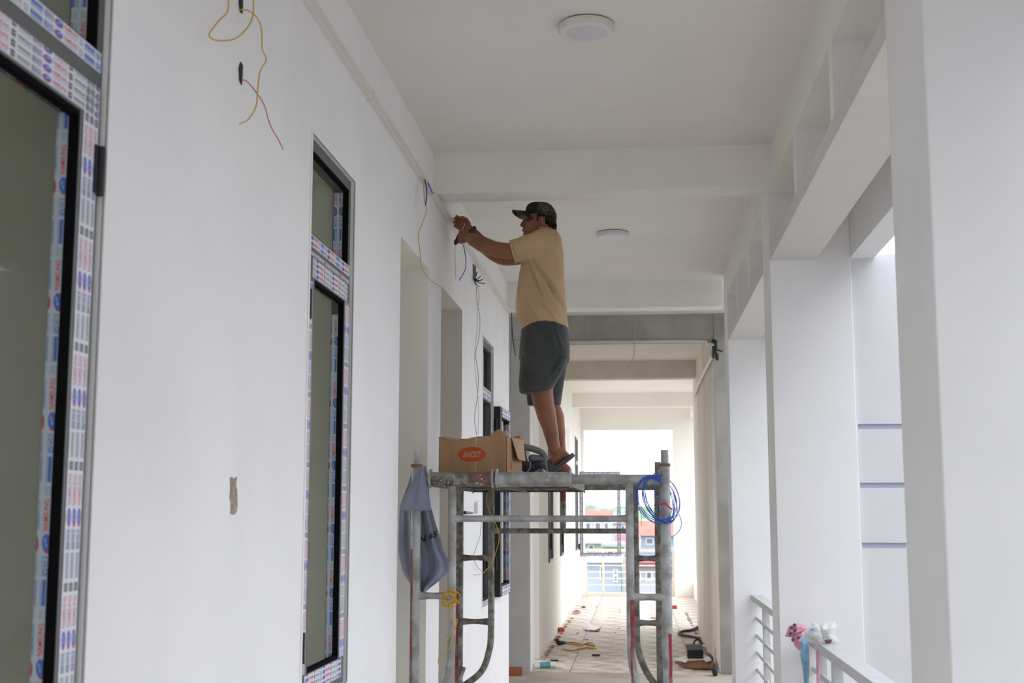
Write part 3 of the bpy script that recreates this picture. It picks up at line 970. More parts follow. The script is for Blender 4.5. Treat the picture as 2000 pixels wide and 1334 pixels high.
def half_paint(parent, x, Y, r, z0, z1, a0, a1, m, n=6):
    """a skin of paint on part of a tube's girth"""
    rs = []
    for j in range(9):
        z = z0 + (z1 - z0) * j / 8
        jit = 0.12 * math.sin(j * 2.3)
        rs.append([(x + r * math.sin(a0 + jit + (a1 - a0) * k / n), Y - r * math.cos(a0 + jit + (a1 - a0) * k / n), z) for k in range(n + 1)])
    mb = MB()
    for j in range(8):
        for k in range(n):
            mb.face([rs[j][k], rs[j][k + 1], rs[j + 1][k + 1], rs[j + 1][k]])
    return mb.build('red_paint', m, parent, smooth=True)


half_paint(ff, fx[0], YF, 0.0239, 0.55, 1.36, -1.5, -0.5, PRED)
half_paint(ff, fi[1], YF, 0.0199, 0.50, UZ(1170, YF), -0.1, 1.2, PRED)
half_paint(ff, fx[1], YF, 0.0239, 0.45, UZ(1235, YF), 0.2, 1.0, PRED)
half_paint(fb, bx[0], YB, 0.0239, 0.30, UZ(1160, YB), -1.5, -0.1, PRED)
half_paint(fb, xs, YB, 0.0174, 1.60, 1.66, -1.5, 1.5, PRED)
half_paint(fb, bi[1], YB, 0.0199, 1.60, 1.66, -1.5, 1.5, PRED)
# cross braces along the two sides (below the picture)
for x in (fx[0] + 0.0, fx[1] - 0.0):
    xb = bx[0] if x < -0.5 else bx[1]
    MB().tube([(x + 0.03, YF, 0.25), (xb + 0.03, YB, 0.62)], 0.011, 8).build('brace', PIPE2, sc)
    MB().tube([(x + 0.03, YF, 0.62), (xb + 0.03, YB, 0.25)], 0.011, 8).build('brace', PIPE2, sc)
# cement splashes on the front tubes
mb = MB()
for k in range(30):
    px = random.uniform(842, 1115)
    x = UX(px, YF)
    a = random.uniform(-0.9, 0.7)
    rr = 0.044
    mb.ball((x, YF - rr * math.cos(a) * 0.98, 1.690 + rr * math.sin(a) * 0.86), random.uniform(0.0015, 0.0055), 0.0012, random.uniform(0.0015, 0.004), 6, 4)
o = mb.build('cement_spots', SPLAT, ff)
tag(o, kind='stuff')

# deck planks that hook over the two top rails
for k, (p0, p1) in enumerate(((838, 966), (968, 1118))):
    x0, x1 = UX(p0, YF), UX(p1, YF)
    xb0, xb1 = x0, x1
    dk = empty('deck_plank', ((x0 + x1) / 2, (YF + YB) / 2, 1.70))
    tag(dk, ('rusty steel deck plank under the cardboard box' if k == 0 else 'grey steel deck plank under the man\'s feet'), 'deck plank')
    simple_box('top_sheet', mat('deck_sheet', (0.22, 0.20, 0.18), 0.8, col2=(0.35, 0.34, 0.31), scale=12), x0 + 0.004, x1 - 0.004, YF + 0.01, YB - 0.01, 1.716, 1.722, dk)
    for xx in (x0 + 0.004, x1 - 0.016):
        simple_box('side_channel', PIPE2, xx, xx + 0.012, YF + 0.03, YB - 0.03, 1.655, 1.716, dk)
    for t in range(7):
        yy = YF + 0.1 + t * 0.225
        simple_box('cross_rib', RUST, x0 + 0.016, x1 - 0.016, yy, yy + 0.035, 1.672, 1.716, dk)
    # end cap wrapped over the pipe
    for Y, sg in ((YF, -1), (YB, 1)):
        rs = []
        for q in range(13):
            a = math.radians(-60 + q * 20)
            rs.append((Y + sg * 0.040 * math.cos(a), 1.688 + 0.036 * math.sin(a)))
        mb = MB()
        for q in range(12):
            (ya, za), (yb, zb) = rs[q], rs[q + 1]
            mb.hexa([(x0 + 0.002, ya, za), (x1 - 0.002, ya, za), (x1 - 0.002, ya - sg * 0.003, za - 0.003), (x0 + 0.002, ya - sg * 0.003, za - 0.003),
                     (x0 + 0.002, yb, zb), (x1 - 0.002, yb, zb), (x1 - 0.002, yb - sg * 0.003, zb - 0.003), (x0 + 0.002, yb - sg * 0.003, zb - 0.003)])
        mb.build('end_cap', PIPE if k or Y > 7 else PIPE2, dk, smooth=True)
        for xx in (x0 + 0.003, x1 - 0.011):
            pr = [(xx, Y + sg * 0.050 * math.cos(math.radians(a)), 1.692 + 0.047 * math.sin(math.radians(a))) for a in range(-75, 130, 15)]
            inn = [(xx, Y + sg * 0.030 * math.cos(math.radians(a)), 1.692 + 0.028 * math.sin(math.radians(a))) for a in range(125, -80, -15)]
            MB().prism(pr + inn, (0.008, 0, 0)).build('hook', PIPE, dk)
    if k == 0:
        rs = [[(x, YF - 0.0412 * math.cos(a), 1.688 + 0.0372 * math.sin(a)) for x in (UX(915, YF), UX(930, YF), UX(958, YF))] for a in [math.radians(-30 + 12 * q) for q in range(10)]]
        mb = MB()
        for q in range(9):
            for h in range(2):
                mb.face([rs[q][h], rs[q][h + 1], rs[q + 1][h + 1], rs[q + 1][h]])
        mb.build('rust_patch', RUST, dk, smooth=True)

# yellow wire knotted on the scaffold
yk = empty('yellow_wire_knot', U(880, 1165, 1, YF - 0.03))
tag(yk, 'tangle of yellow wire knotted round the scaffold rung', 'wire')
mb = MB()
for k in range(7):
    c = U(880 + random.uniform(-5, 5), 1166 + random.uniform(-4, 5), 1, YF)
    a0 = random.uniform(0, 6.3)
    ax = Vector((random.uniform(-0.3, 0.3), 1, random.uniform(-0.5, 0.5))).normalized()
    u = ax.orthogonal().normalized()
    v = ax.cross(u)
    rr = random.uniform(0.026, 0.048)
    mb.tube([c + Vector((0, -0.028, 0)) + (u * math.cos(t * 0.4 + a0) * rr + v * math.sin(t * 0.4 + a0) * rr * 0.8) + ax * (0.0025 * t - 0.02) for t in range(19)], 0.0022, 6)
mb.build('loops', WY, yk, smooth=True)
for pts in ([(882, 1172), (880, 1190), (886, 1204), (893, 1212), (889, 1226), (884, 1245), (880, 1262), (866, 1278), (856, 1288), (858, 1300)],
            [(880, 1172), (879, 1185), (883, 1205), (888, 1225)], [(862, 1150), (872, 1156), (880, 1162)], [(890, 1172), (898, 1178)], [(878, 1243), (872, 1252), (863, 1258)]):
    MB().tube(smooth_path([U(a, b, 1, YF - 0.035) for a, b in pts], 5), 0.0022, 6).build('tail', WY, yk, smooth=True)
wire('loose_wire', [U(952, 962, 1, 7.60), U(951, 985, 1, 7.6), U(967, 1020, 1, 7.6), U(975, 1050, 1, 7.62), U(968, 1080, 1, 7.63), U(961, 1100, 1, 7.64), U(953, 1110, 1, 7.65), U(944, 1119, 1, 7.65)], 0.0024, WY, label='yellow wire dangling under the deck by the thin back leg', cat='wire')

# coil of blue wire on the scaffold corner
bc = empty('blue_wire_coil', U(1288, 975, 1, YF))
tag(bc, 'coil of bright blue wire hung over the scaffold corner', 'wire coil')
for k in range(11):
    mb = MB()
    pts = []
    cx, cy = 1284 + random.uniform(-7, 8), 975 + random.uniform(-3, 4)
    rx, ry = (36, 35, 34, 36, 33, 27, 21, 15, 24, 35, 30)[k], random.uniform(43, 48)
    cx += (36 - rx) * 0.35 * (1 if k % 2 else -1)
    ti = random.uniform(-0.25, -0.05)
    for t in range(40):
        a = 2 * math.pi * t / 40
        ex, ey = rx * math.cos(a), ry * math.sin(a)
        px = cx + ex * math.cos(ti) - ey * math.sin(ti) + (8 if ey > 0 else 0) * (ey / ry) + (-6 if ey < 0 else 0) * (-ey / ry)
        py = cy + ex * math.sin(ti) + ey * math.cos(ti)
        fz = -0.034 - 0.012 * random.random() * 0 - 0.003 * k * 0.5
        Yq = YF + fz if not (px > 1296 and py < 1003) else YF + 0.032 + 0.002 * k
        pts.append((px, py, Yq))
    # soften the depth steps
    ys = [p[2] for p in pts]
    for _ in range(3):
        ys = [(ys[i - 1] + ys[i] + ys[(i + 1) % 40]) / 3 for i in range(40)]
    P = [U(p[0], p[1], 1, ys[i]) for i, p in enumerate(pts)]
    mb.tube(P, 0.0017, 6, closed=True)
    mb.build('loop', WB, bc, smooth=True)
MB().tube(smooth_path([U(a, b, 1, YF - 0.05) for a, b in ((1290, 985), (1300, 984), (1306, 990), (1312, 994))], 4), 0.004, 6).build('red_tie', WR, bc, smooth=True)
MB().tube(smooth_path([U(a, b, 1, YF + 0.02) for a, b in ((1316, 990), (1325, 1003), (1331, 1020), (1327, 1036), (1316, 1047))], 4), 0.0016, 6).build('tail', WB, bc, smooth=True)
MB().tube(smooth_path([U(a, b, 1, YF - 0.04) for a, b in ((1250, 960), (1247, 980), (1252, 1005), (1253, 1028))], 4), 0.0012, 6).build('tail', WG, bc, smooth=True)
MB().tube([U(1276, 987, 1, YF - 0.05), U(1286, 986, 1, YF - 0.05), U(1286, 1000, 1, YF - 0.05)], 0.003, 6).build('knot', WK, bc)

# ------------------------------------------------------------------ work shirt hung on the scaffold post
CLOTH = mat('grey_blue_cotton', (0.27, 0.29, 0.38), 0.95, var=0.16, scale=9, bump=0.15, bscale=160, sheen=0.2)
ws = empty('work_shirt', U(812, 1000, 1, YF))
tag(ws, 'grey-blue work shirt with printed lettering hung on the scaffold post', 'shirt')
OUT = [(918, 806, 832), (950, 796, 836), (985, 784, 840), (1000, 781, 844), (1020, 780, 850), (1045, 779, 858), (1075, 780, 867), (1095, 782, 877), (1110, 785, 878), (1124, 791, 869), (1138, 800, 853), (1149, 809, 838), (1156, 817, 830)]


def cloth_sheet(rows, Y, amp, name, m, parent, nf=3.0, n=22, ph=0.0, th=0.004, sub=3):
    R = []
    for i in range(len(rows) - 1):
        for s in range(sub):
            t = s / sub
            R.append(tuple(rows[i][q] + (rows[i + 1][q] - rows[i][q]) * t for q in range(3)))
    R.append(rows[-1])
    mb = MB()
    g = []
    for j, (py, a, b) in enumerate(R):
        row = []
        v = j / (len(R) - 1)
        for k in range(n + 1):
            u = k / n
            d = amp * (math.sin(nf * math.pi * u + ph + 1.6 * v) * (0.4 + 0.6 * v) + 0.45 * math.sin(2.3 * nf * math.pi * u + 2 * v + 1.0) + 0.5 * noise.noise(Vector((u * 4, v * 6, ph))))
            px = a + (b - a) * u + 1.5 * noise.noise(Vector((v * 9, u * 2, 3 + ph)))
            row.append(U(px, py, 1, Y + d))
        g.append(row)
    i0 = len(mb.v)
    for row in g: mb.v += [tuple(p) for p in row]
    for j in range(len(g) - 1):
        for k in range(n):
            mb.f.append((j * (n + 1) + k, j * (n + 1) + k + 1, (j + 1) * (n + 1) + k + 1, (j + 1) * (n + 1) + k))
            mb.m.append(0)
    o = mb.build(name, m, parent, smooth=True)
    so = o.modifiers.new('thick', 'SOLIDIFY')
    so.thickness = th
    so.offset = 0
    return o, g


body_o, G = cloth_sheet(OUT, YF + 0.080, 0.034, 'shirt_body', CLOTH, ws, nf=3.8, n=34, sub=4)
cloth_sheet([(912, 819, 827), (925, 812, 829), (945, 803, 833), (965, 793, 837), (985, 783, 841), (998, 780, 842)], YF - 0.040, 0.006, 'collar_flap', CLOTH, ws, nf=2.0, ph=0.7)
cloth_sheet([(910, 817, 832), (930, 824, 836), (945, 830, 837)], YF - 0.01, 0.004, 'shoulder_fold', CLOTH, ws, nf=1.0)
def shirt_depth(px, py):
    """depth of the folded cloth at a pixel, from the sheet's own grid"""
    t_ = U(px, py, 1, YF + 0.06)
    near = sorted((p_ for row in G for p_ in row), key=lambda q: (q.x - t_.x) ** 2 + (q.z - t_.z) ** 2)[:10]
    return min(q.y for q in near)


mb = MB()
tr, w_ = text_tris('N 65')
for t in tr:
    q = []
    for x, y in t:
        px, py = 819 + x / w_ * 34 + y * 1.5, 1061 - x / w_ * 13 - y * 17.5
        q.append(U(px, py, 1, shirt_depth(px, py) - 0.006))
    mb.face(q)
mb.build('printed_lettering', mat('black_print', (0.02, 0.02, 0.03), 0.8), ws, fix=False)

# ------------------------------------------------------------------ cardboard box
CARD = mat('cardboard', (0.42, 0.255, 0.14), 0.9, var=0.15, scale=5, bump=0.08, bscale=25, stretch=(6, 6, 0.6))
CARDL = mat('cardboard_inside', (0.47, 0.31, 0.19), 0.9, var=0.12, scale=6)
ORANGE = mat('orange_print', (0.50, 0.10, 0.02), 0.8, var=0.12, scale=30)
CREAMP = mat('worn_print', (0.55, 0.33, 0.22), 0.8)
ang = math.radians(-10)
A = Vector((math.cos(ang), math.sin(ang), 0))      # along the front face
Bv = Vector((-math.sin(ang), math.cos(ang), 0))    # into the box
O = U(990, 925, 1, 6.25)
O.z = 1.723
P0 = O - A * 0.352                                  # front left bottom
cbx = empty('cardboard_box', O, ang)
tag(cbx, 'torn open cardboard box with an orange oval print on the scaffold', 'box')
sy = 1 / 400.0


def panel(name, org, ax, outline, th, inward, m=CARD):
    return MB().prism([org + ax * u + VZ * z for u, z in outline], inward * th).build(name, m, cbx)


panel('front_panel', P0, A, [(0, 0), (0.352, 0), (0.352, 0.178), (0.340, 0.186), (0.322, 0.214), (0.310, 0.216), (0.275, 0.196), (0.262, 0.182), (0.20, 0.182), (0.165, 0.176), (0.14, 0.166), (0.10, 0.163), (0.05, 0.166), (0.028, 0.178), (0.004, 0.183)], 0.004, Bv)
panel('back_panel', P0 + Bv * 0.28, A, [(0, 0), (0.352, 0), (0.352, 0.20), (0.25, 0.185), (0.1, 0.19), (0.0, 0.188)], 0.004, Bv)
panel('side_panel', O, Bv, [(0, 0), (0.284, 0), (0.284, 0.185), (0.0, 0.178)], 0.004, -A, CARD)
panel('side_panel', P0, Bv, [(0, 0), (0.284, 0), (0.284, 0.185), (0.0, 0.183)], 0.004, A)
panel('bottom_panel', P0, A, [(0, 0), (0.352, 0), (0.352, 0.004), (0, 0.004)], 0.284, Bv)
fl0 = O + VZ * 0.176 + Bv * 0.07
MB().prism([fl0 + A * 0.003, fl0 + Bv * 0.215 + A * 0.004, fl0 + Bv * 0.20 + A * 0.020 - VZ * 0.108, fl0 + Bv * 0.03 + A * 0.028 - VZ * 0.105], A * 0.003).build('hanging_flap', CARDL, cbx)
MB().prism([O + A * -0.03 + VZ * 0.186, O + A * -0.004 + VZ * 0.178, O + A * 0.004 + VZ * 0.19 + Bv * 0.03, O + A * -0.014 + VZ * 0.215 + Bv * 0.03], Bv * 0.003).build('torn_flap', CARDL, cbx)
MB().prism([O + Bv * 0.26 + VZ * 0.18, O + Bv * 0.28 + VZ * 0.185 + A * 0.012, O + Bv * 0.28 + VZ * 0.215 - A * 0.012, O + Bv * 0.27 + VZ * 0.213 - A * 0.02], Bv * 0.003).build('torn_corner', CARDL, cbx)
MB().prism([P0 + A * 0.002 + VZ * 0.176, P0 + A * 0.045 + VZ * 0.164, P0 + A * 0.11 + VZ * 0.166 + Bv * 0.05, P0 + A * 0.01 + VZ * 0.185 + Bv * 0.05], VZ * 0.003).build('folded_flap', CARDL, cbx)
ov = MB()
oc = P0 + A * 0.172 + VZ * 0.094 - Bv * 0.0008
ov.face([oc + A * x + VZ * y for x, y in oval(0, 0, 0.0715, 0.037, 30)], 0)
w_ = put_text(ov, 'ANOST', oc - A * 0.046 - VZ * 0.014 - Bv * 0.0006, A, VZ, 0.027, 1, width=0.092)
ov.build('oval_print', [ORANGE, CREAMP], cbx, fix=False)
sp = MB()
so_ = O + A * 0.0008 + Bv * 0.06
sp.face([so_ + VZ * 0.022, so_ + Bv * 0.035 + VZ * 0.022, so_ + Bv * 0.035 + VZ * 0.056, so_ + VZ * 0.056])
sp.build('side_print', ORANGE, cbx, fix=False)
MB().box(-0.0025, 0.0025, 0, 0.0004, 0, 0.18).build('tape_seam', mat('seam_tape', (0.50, 0.34, 0.20), 0.5), None)
ts = bpy.data.objects['tape_seam']
ts.parent = cbx
ts.matrix_parent_inverse = Matrix.Identity(4)
ts.location = (-0.352 + 0.193, -0.0005, 0.0)

# ------------------------------------------------------------------ power tool and rag beside the box
TOOLG = mat('dusty_grey_plastic', (0.20, 0.205, 0.20), 0.7, var=0.2, scale=14)
TOOLK = mat('dusty_black_plastic', (0.035, 0.036, 0.045), 0.6, var=0.3, scale=20)
YT = 6.75
pt = empty('power_drill', U(1042, 918, 1, YT))
tag(pt, 'dusty grey hammer drill lying between the cardboard box and the feet', 'drill')
MB().tube(smooth_path([U(a, b, 1, YT) for a, b in ((1012, 872), (1024, 873), (1042, 877), (1058, 884), (1064, 893))], 5), [0.020] * 3 + [0.0175] * 15 + [0.019] * 3, 12, round_ends=True).build('handle', TOOLG, pt, smooth=True)
MB().tube(smooth_path([U(a, b, 1, YT) for a, b in ((1018, 884), (1022, 905), (1030, 912), (1044, 910), (1054, 906))], 5), [0.026] * 6 + [0.030] * 9 + [0.026] * 6, 14, round_ends=True).build('motor_body', TOOLK, pt, smooth=True)
MB().tube([U(1040, 895, 1, YT), U(1062, 897, 1, YT)], [0.022, 0.017], 12, round_ends=True).build('gear_case', TOOLG, pt, smooth=True)
MB().tube([U(1062, 893, 1, YT), U(1066, 915, 1, YT + 0.02), U(1070, 932, 1, YT + 0.04)], [0.012, 0.010, 0.006], 10).build('side_grip', TOOLG, pt, smooth=True)
MB().tube(smooth_path([U(a, b, 1, YT - 0.05) for a, b in ((1036, 902), (1035, 914), (1029, 922), (1022, 927))], 5), 0.004, 8).build('power_cord', mat('blue_cord', (0.16, 0.20, 0.34), 0.6), pt, smooth=True)
rg = empty('grey_rag', U(1062, 924, 1, 6.6))
rows = [(917, 1052, 1060), (920, 1048, 1068), (925, 1042, 1076), (929, 1038, 1080)]
o, _ = cloth_sheet(rows, 6.6, 0.03, 'grey_rag_cloth', mat('pale_grey_cloth', (0.35, 0.36, 0.39), 0.9), rg, nf=2, n=14)
tag(rg, 'pale grey rag crumpled on the deck by the drill', 'rag')

# ------------------------------------------------------------------ bags on the near handrail
PINK = mat('pink_plastic_bag', (0.80, 0.36, 0.47), 0.35, var=0.12, scale=20, spec=0.5)
STAR = mat('dark_star_print', (0.09, 0.07, 0.10), 0.5)
SKYB = mat('pale_blue_plastic', (0.22, 0.45, 0.62), 0.3, var=0.25, scale=20, spec=0.5)
clearp = milky_mat('clear_plastic', (0.85, 0.86, 0.88), 0.62)
YP = 6.82


def crumple(name, m, parent, pts, Y, depth, seed, n=18):
    """puffed bag: polygon outline in the picture plane at its own depth, with crumpled front and back"""
    c = [sum(p[i] for p in pts) / len(pts) for i in (0, 1)]
    P = []
    for i in range(len(pts)):
        a, b = pts[i], pts[(i + 1) % len(pts)]
        for s in range(3):
            P.append((a[0] + (b[0] - a[0]) * s / 3, a[1] + (b[1] - a[1]) * s / 3))
    mb = MB()
    rs = []
    L = 6
    for side in (-1, 1):
        seq = range(L) if side < 0 else range(L - 1, -1, -1)
        for j in seq:
            t = j / (L - 1) * 0.98 + 0.02
            bul = math.sqrt(max(0, 1 - t * t))
            ring = []
            for (x, y) in P:
                qx, qy = c[0] + (x - c[0]) * t, c[1] + (y - c[1]) * t
                d = depth * bul * (0.75 + 0.6 * noise.noise(Vector((qx * 0.09, qy * 0.09, seed + side))))
                ring.append(U(qx, qy, 1, Y + side * d))
            rs.append(ring)
    mb.rings(rs, cap=True)
    return mb.build(name, m, parent, smooth=True)


pk = empty('pink_bag', U(1560, 1250, 1, YP))
tag(pk, 'pink plastic bag printed with dark stars tied to the end of the handrail', 'bag')
crumple('bag_top', PINK, pk, [(1533, 1243), (1541, 1222), (1556, 1217), (1572, 1221), (1577, 1226), (1572, 1233), (1558, 1238), (1545, 1245)], YP, 0.05, 2)
crumple('bag_body', PINK, pk, [(1546, 1240), (1568, 1232), (1574, 1245), (1570, 1268), (1562, 1271), (1552, 1262), (1547, 1252)], YP, 0.045, 5)
crumple('bag_handle', PINK, pk, [(1594, 1270), (1600, 1268), (1602, 1290), (1601, 1345), (1595, 1350), (1596, 1310)], YP - 0.3, 0.015, 8)
for (a, b) in ((1546, 1227), (1552, 1221), (1544, 1238), (1549, 1250), (1553, 1232), (1560, 1246)):
    q = U(a, b, 1, YP - 0.062)
    poly = []
    for t in range(10):
        rr = 0.011 if t % 2 == 0 else 0.005
        poly.append(q + Vector((rr * math.sin(t * math.pi / 5), 0, rr * math.cos(t * math.pi / 5))))
    MB().prism(poly, (0, 0.02, 0)).build('star_print', STAR, pk)
bb = empty('plastic_strip', U(1573, 1245, 1, YP - 0.1))
tag(bb, 'twisted pale blue plastic strip hanging from the handrail end', 'plastic strip')
crumple('strip', SKYB, bb, [(1565, 1243), (1574, 1244), (1580, 1265), (1581, 1300), (1579, 1345), (1572, 1350), (1568, 1310), (1563, 1280)], YP - 0.1, 0.03, 11)
b2 = empty('plastic_strip', U(1630, 1310, 1, 6.35))
tag(b2, 'short pale blue plastic scrap hanging past the railing post', 'plastic strip')
crumple('strip', SKYB, b2, [(1624, 1288), (1630, 1296), (1636, 1312), (1637, 1322), (1632, 1327), (1627, 1318), (1624, 1304)], 6.38, 0.02, 13)
wb = empty('clear_bag', U(1605, 1250, 1, 6.5))
tag(wb, 'clear plastic bag of white wrappers lying on the handrail', 'bag')
crumple('outer_film', clearp, wb, [(1566, 1243), (1572, 1232), (1585, 1220), (1586, 1213), (1597, 1218), (1612, 1214), (1632, 1214), (1636, 1225), (1632, 1240), (1642, 1256), (1618, 1254), (1600, 1258), (1583, 1256)], 6.5, 0.09, 21)
crumple('wrapper', mat('white_wrapper', (0.78, 0.76, 0.70), 0.5, var=0.12, scale=30), wb, [(1602, 1222), (1616, 1217), (1628, 1222), (1631, 1234), (1622, 1244), (1608, 1250), (1604, 1240)], 6.5, 0.05, 23)
crumple('wrapper', mat('clear_white_film', (0.72, 0.73, 0.74), 0.3), wb, [(1570, 1242), (1584, 1226), (1596, 1224), (1602, 1236), (1600, 1254), (1586, 1252)], 6.48, 0.03, 25)
crumple('dark_scrap', mat('dark_red_scrap', (0.18, 0.09, 0.09), 0.7), wb, [(1610, 1250), (1618, 1248), (1626, 1250), (1622, 1257), (1612, 1257)], 6.42, 0.015, 27)
crumple('blue_label', mat('blue_label', (0.15, 0.35, 0.75), 0.5), wb, [(1583, 1230), (1588, 1226), (1590, 1229), (1585, 1233)], 6.43, 0.008, 29)

# ------------------------------------------------------------------ litter on the far floor
def on_floor(px, py): return U(px, py, 2, 0.002)


def floor_box(name, px, py, wpx, d, h, m, label, cat, rz=0.0, group=None):
    """small box standing on the floor at a pixel; wpx = its width in the picture"""
    p = on_floor(px, py)
    wd = wpx * p.y / F_PX
    ca, sa = math.cos(rz), math.sin(rz)
    ax, ay = Vector((ca, sa, 0)), Vector((-sa, ca, 0))
    o = MB().obox(p + VZ * (h / 2) + ay * (d / 2), ax, ay, VZ, wd / 2, d / 2, h / 2).build(name, m, bevel=min(0.004, h * 0.2))
    return tag(o, label, cat, group)


BRICK = mat('brick_red', (0.42, 0.13, 0.07), 0.9, var=0.2, scale=12)
floor_box('brick', 1007, 1320, 26, 0.2, 0.06, BRICK, 'orange-red brick lying against the grey block end', 'brick', 0.1)
rb = on_floor(1062, 1307)
rt_ = empty('sealant_tube', rb)
tag(rt_, 'white tube with a teal label lying on the floor by the doorway', 'tube')
q0, q1 = on_floor(1042, 1306), on_floor(1084, 1304)
d_ = (q1 - q0)
MB().tube([q0 + VZ * 0.03, q0 + d_ * 0.06 + VZ * 0.03, q1 + VZ * 0.03], [0.012, 0.029, 0.029], 12).build('tube_body', WHITEPL, rt_, smooth=True)
MB().tube([q0 + d_ * 0.25 + VZ * 0.03, q0 + d_ * 0.75 + VZ * 0.03], 0.0297, 12).build('label_band', mat('teal_label', (0.08, 0.32, 0.36), 0.5), rt_, smooth=True)
yc = empty('floor_cord', on_floor(1120, 1260))
tag(yc, 'yellow extension cord with a black plug lying on the far floor', 'cord')
MB().tube(smooth_path([on_floor(a, b) + VZ * 0.008 for a, b in ((1103, 1257), (1120, 1256), (1135, 1259), (1150, 1260), (1164, 1264), (1160, 1268), (1145, 1266), (1125, 1270), (1110, 1272), (1100, 1268))], 5), 0.009, 6).build('cord', WY, yc, smooth=True)
MB().tube(smooth_path([on_floor(a, b) + VZ * 0.012 for a, b in ((1110, 1259), (1130, 1262), (1150, 1257), (1162, 1262))], 5), 0.008, 6).build('cord_loop', WY, yc, smooth=True)
pa, pb = on_floor(1090, 1260) + VZ * 0.025, on_floor(1104, 1258) + VZ * 0.02
MB().tube([pa, pa + (pb - pa) * 0.5, pb], [0.028, 0.026, 0.012], 10).build('plug', TOOLK, yc, smooth=True)
pkx = empty('paper_packet', on_floor(1158, 1230))
tag(pkx, 'torn white and red paper packet on the far floor', 'packet')
MB().prism([on_floor(a, b) + VZ * z for a, b, z in ((1139, 1230, 0.01), (1146, 1225, 0.05), (1160, 1229, 0.035), (1172, 1230, 0.01), (1160, 1233, 0.01), (1148, 1233, 0.01))], (0, 0.02, 0.012)).build('packet_body', WHITEPL, pkx)
MB().prism([on_floor(a, b) + VZ * z for a, b, z in ((1142, 1232, 0.008), (1160, 1234, 0.008), (1172, 1231, 0.02), (1176, 1227, 0.03), (1170, 1234, 0.004))], (0, 0.01, 0.008)).build('red_strip', BRICK, pkx)
floor_box('brick', 1098, 1234, 8, 0.10, 0.05, mat('orange_scrap', (0.75, 0.13, 0.04), 0.7), 'small bright orange brick chip at the foot of the pale wall', 'brick chip', 0.4)
floor_box('wood_chip', 1088, 1253, 8, 0.08, 0.03, mat('dark_wood', (0.10, 0.05, 0.03), 0.9), 'small dark wood chip at the foot of the pale wall', 'wood chip', 0.2)
floor_box('paper_scrap', 1280, 1208, 9, 0.12, 0.02, mat('pale_scrap', (0.70, 0.42, 0.36), 0.8), 'pinkish paper scrap on the far floor behind the thick post', 'paper scrap', 0.3)
floor_box('red_cap', 1318, 1189, 9, 0.10, 0.05, mat('red_plastic', (0.45, 0.05, 0.03), 0.6), 'red plastic cap on the bright floor near the corridor end', 'cap', 0.1)
floor_box('wood_chip', 1140, 1187, 7, 0.08, 0.02, TOOLK, 'black chip on the floor by the bright corridor end', 'chip', 0.1)
floor_box('wood_chip', 1083, 1291, 16, 0.03, 0.012, TOOLK, 'thin dark stick on the floor near the sealant tube', 'stick', 0.05)
floor_box('wood_chip', 1163, 1281, 15, 0.04, 0.015, TOOLK, 'thin dark stick on the floor past the yellow cord', 'stick', -0.3)
wire('loose_wire', [on_floor(a, b) + VZ * 0.012 for a, b in ((1120, 1197), (1124, 1194), (1132, 1196), (1128, 1199), (1119, 1200))], 0.012, mat('pale_red_cord', (0.45, 0.22, 0.2), 0.7), label='small loop of faded red cord by the pale wall', cat='cord')
wire('black_hose', [on_floor(a, b) + VZ * 0.02 for a, b in ((1363, 1228), (1350, 1234), (1335, 1236), (1326, 1240), (1335, 1244), (1352, 1247), (1366, 1250))], 0.018, TOOLK, label='black hose looped on the floor by the stained wall', cat='hose')
# tool case on a sheet of cardboard
p = on_floor(1357, 1303)
sh = empty('cardboard_sheet', p)
tag(sh, 'flattened brown cardboard sheet under the black tool case', 'cardboard')
MB().prism([on_floor(a, b) + VZ * z for a, b, z in ((1318, 1301, 0.03), (1345, 1297, 0.01), (1386, 1296, 0.02), (1396, 1304, 0.03), (1390, 1309, 0.01), (1362, 1308, 0.005), (1338, 1306, 0.005))], (0, 0, 0.02)).build('sheet', mat('brown_sheet', (0.28, 0.13, 0.07), 0.9, var=0.2), sh)
MB().prism([on_floor(a, b) + VZ * z for a, b, z in ((1318, 1299, 0.05), (1338, 1295, 0.06), (1344, 1300, 0.04), (1340, 1303, 0.04))], (0, 0, 0.012)).build('white_page', WHITEPL, sh)
MB().prism([on_floor(a, b) + VZ * z for a, b, z in ((1374, 1300, 0.06), (1384, 1297, 0.07), (1390, 1301, 0.05), (1380, 1304, 0.05))], (0, 0, 0.012)).build('white_page', WHITEPL, sh)
tcx = empty('tool_case', p)
tag(tcx, 'small black tool case with a grey lid at the foot of the stained wall', 'tool case')
y_ = on_floor(1357, 1296).y
x0, x1 = U(1343, 1290, 1, y_).x, U(1374, 1290, 1, y_).x
zt = U(1357, 1262, 1, y_).z
simple_box('case_body', TOOLK, x0, x1, y_, y_ + 0.16, 0.05, zt * 0.78, tcx, bevel=0.008)
MB().hexa([(x0 - 0.005, y_ - 0.005, zt * 0.78), (x1 + 0.004, y_ - 0.005, zt * 0.78), (x1 + 0.004, y_ + 0.165, zt * 0.78), (x0 - 0.005, y_ + 0.165, zt * 0.78),
           (x0 - 0.02, y_ + 0.05, zt * 1.05), (x1 - 0.01, y_ + 0.05, zt * 1.05), (x1 - 0.01, y_ + 0.165, zt * 1.05), (x0 - 0.02, y_ + 0.165, zt * 1.05)]).build('case_lid', mat('grey_lid', (0.16, 0.155, 0.145), 0.6), tcx, bevel=0.006)
for k in range(2):
    simple_box('front_panel', mat('grey_case_panel', (0.09, 0.095, 0.10), 0.6), x0 + 0.01 + k * (x1 - x0) * 0.52, x0 + 0.01 + (k + 0.42) * (x1 - x0) * 0.98 if k == 0 else x1 - 0.008, y_ - 0.004, y_ + 0.004, 0.07, zt * 0.42, tcx)
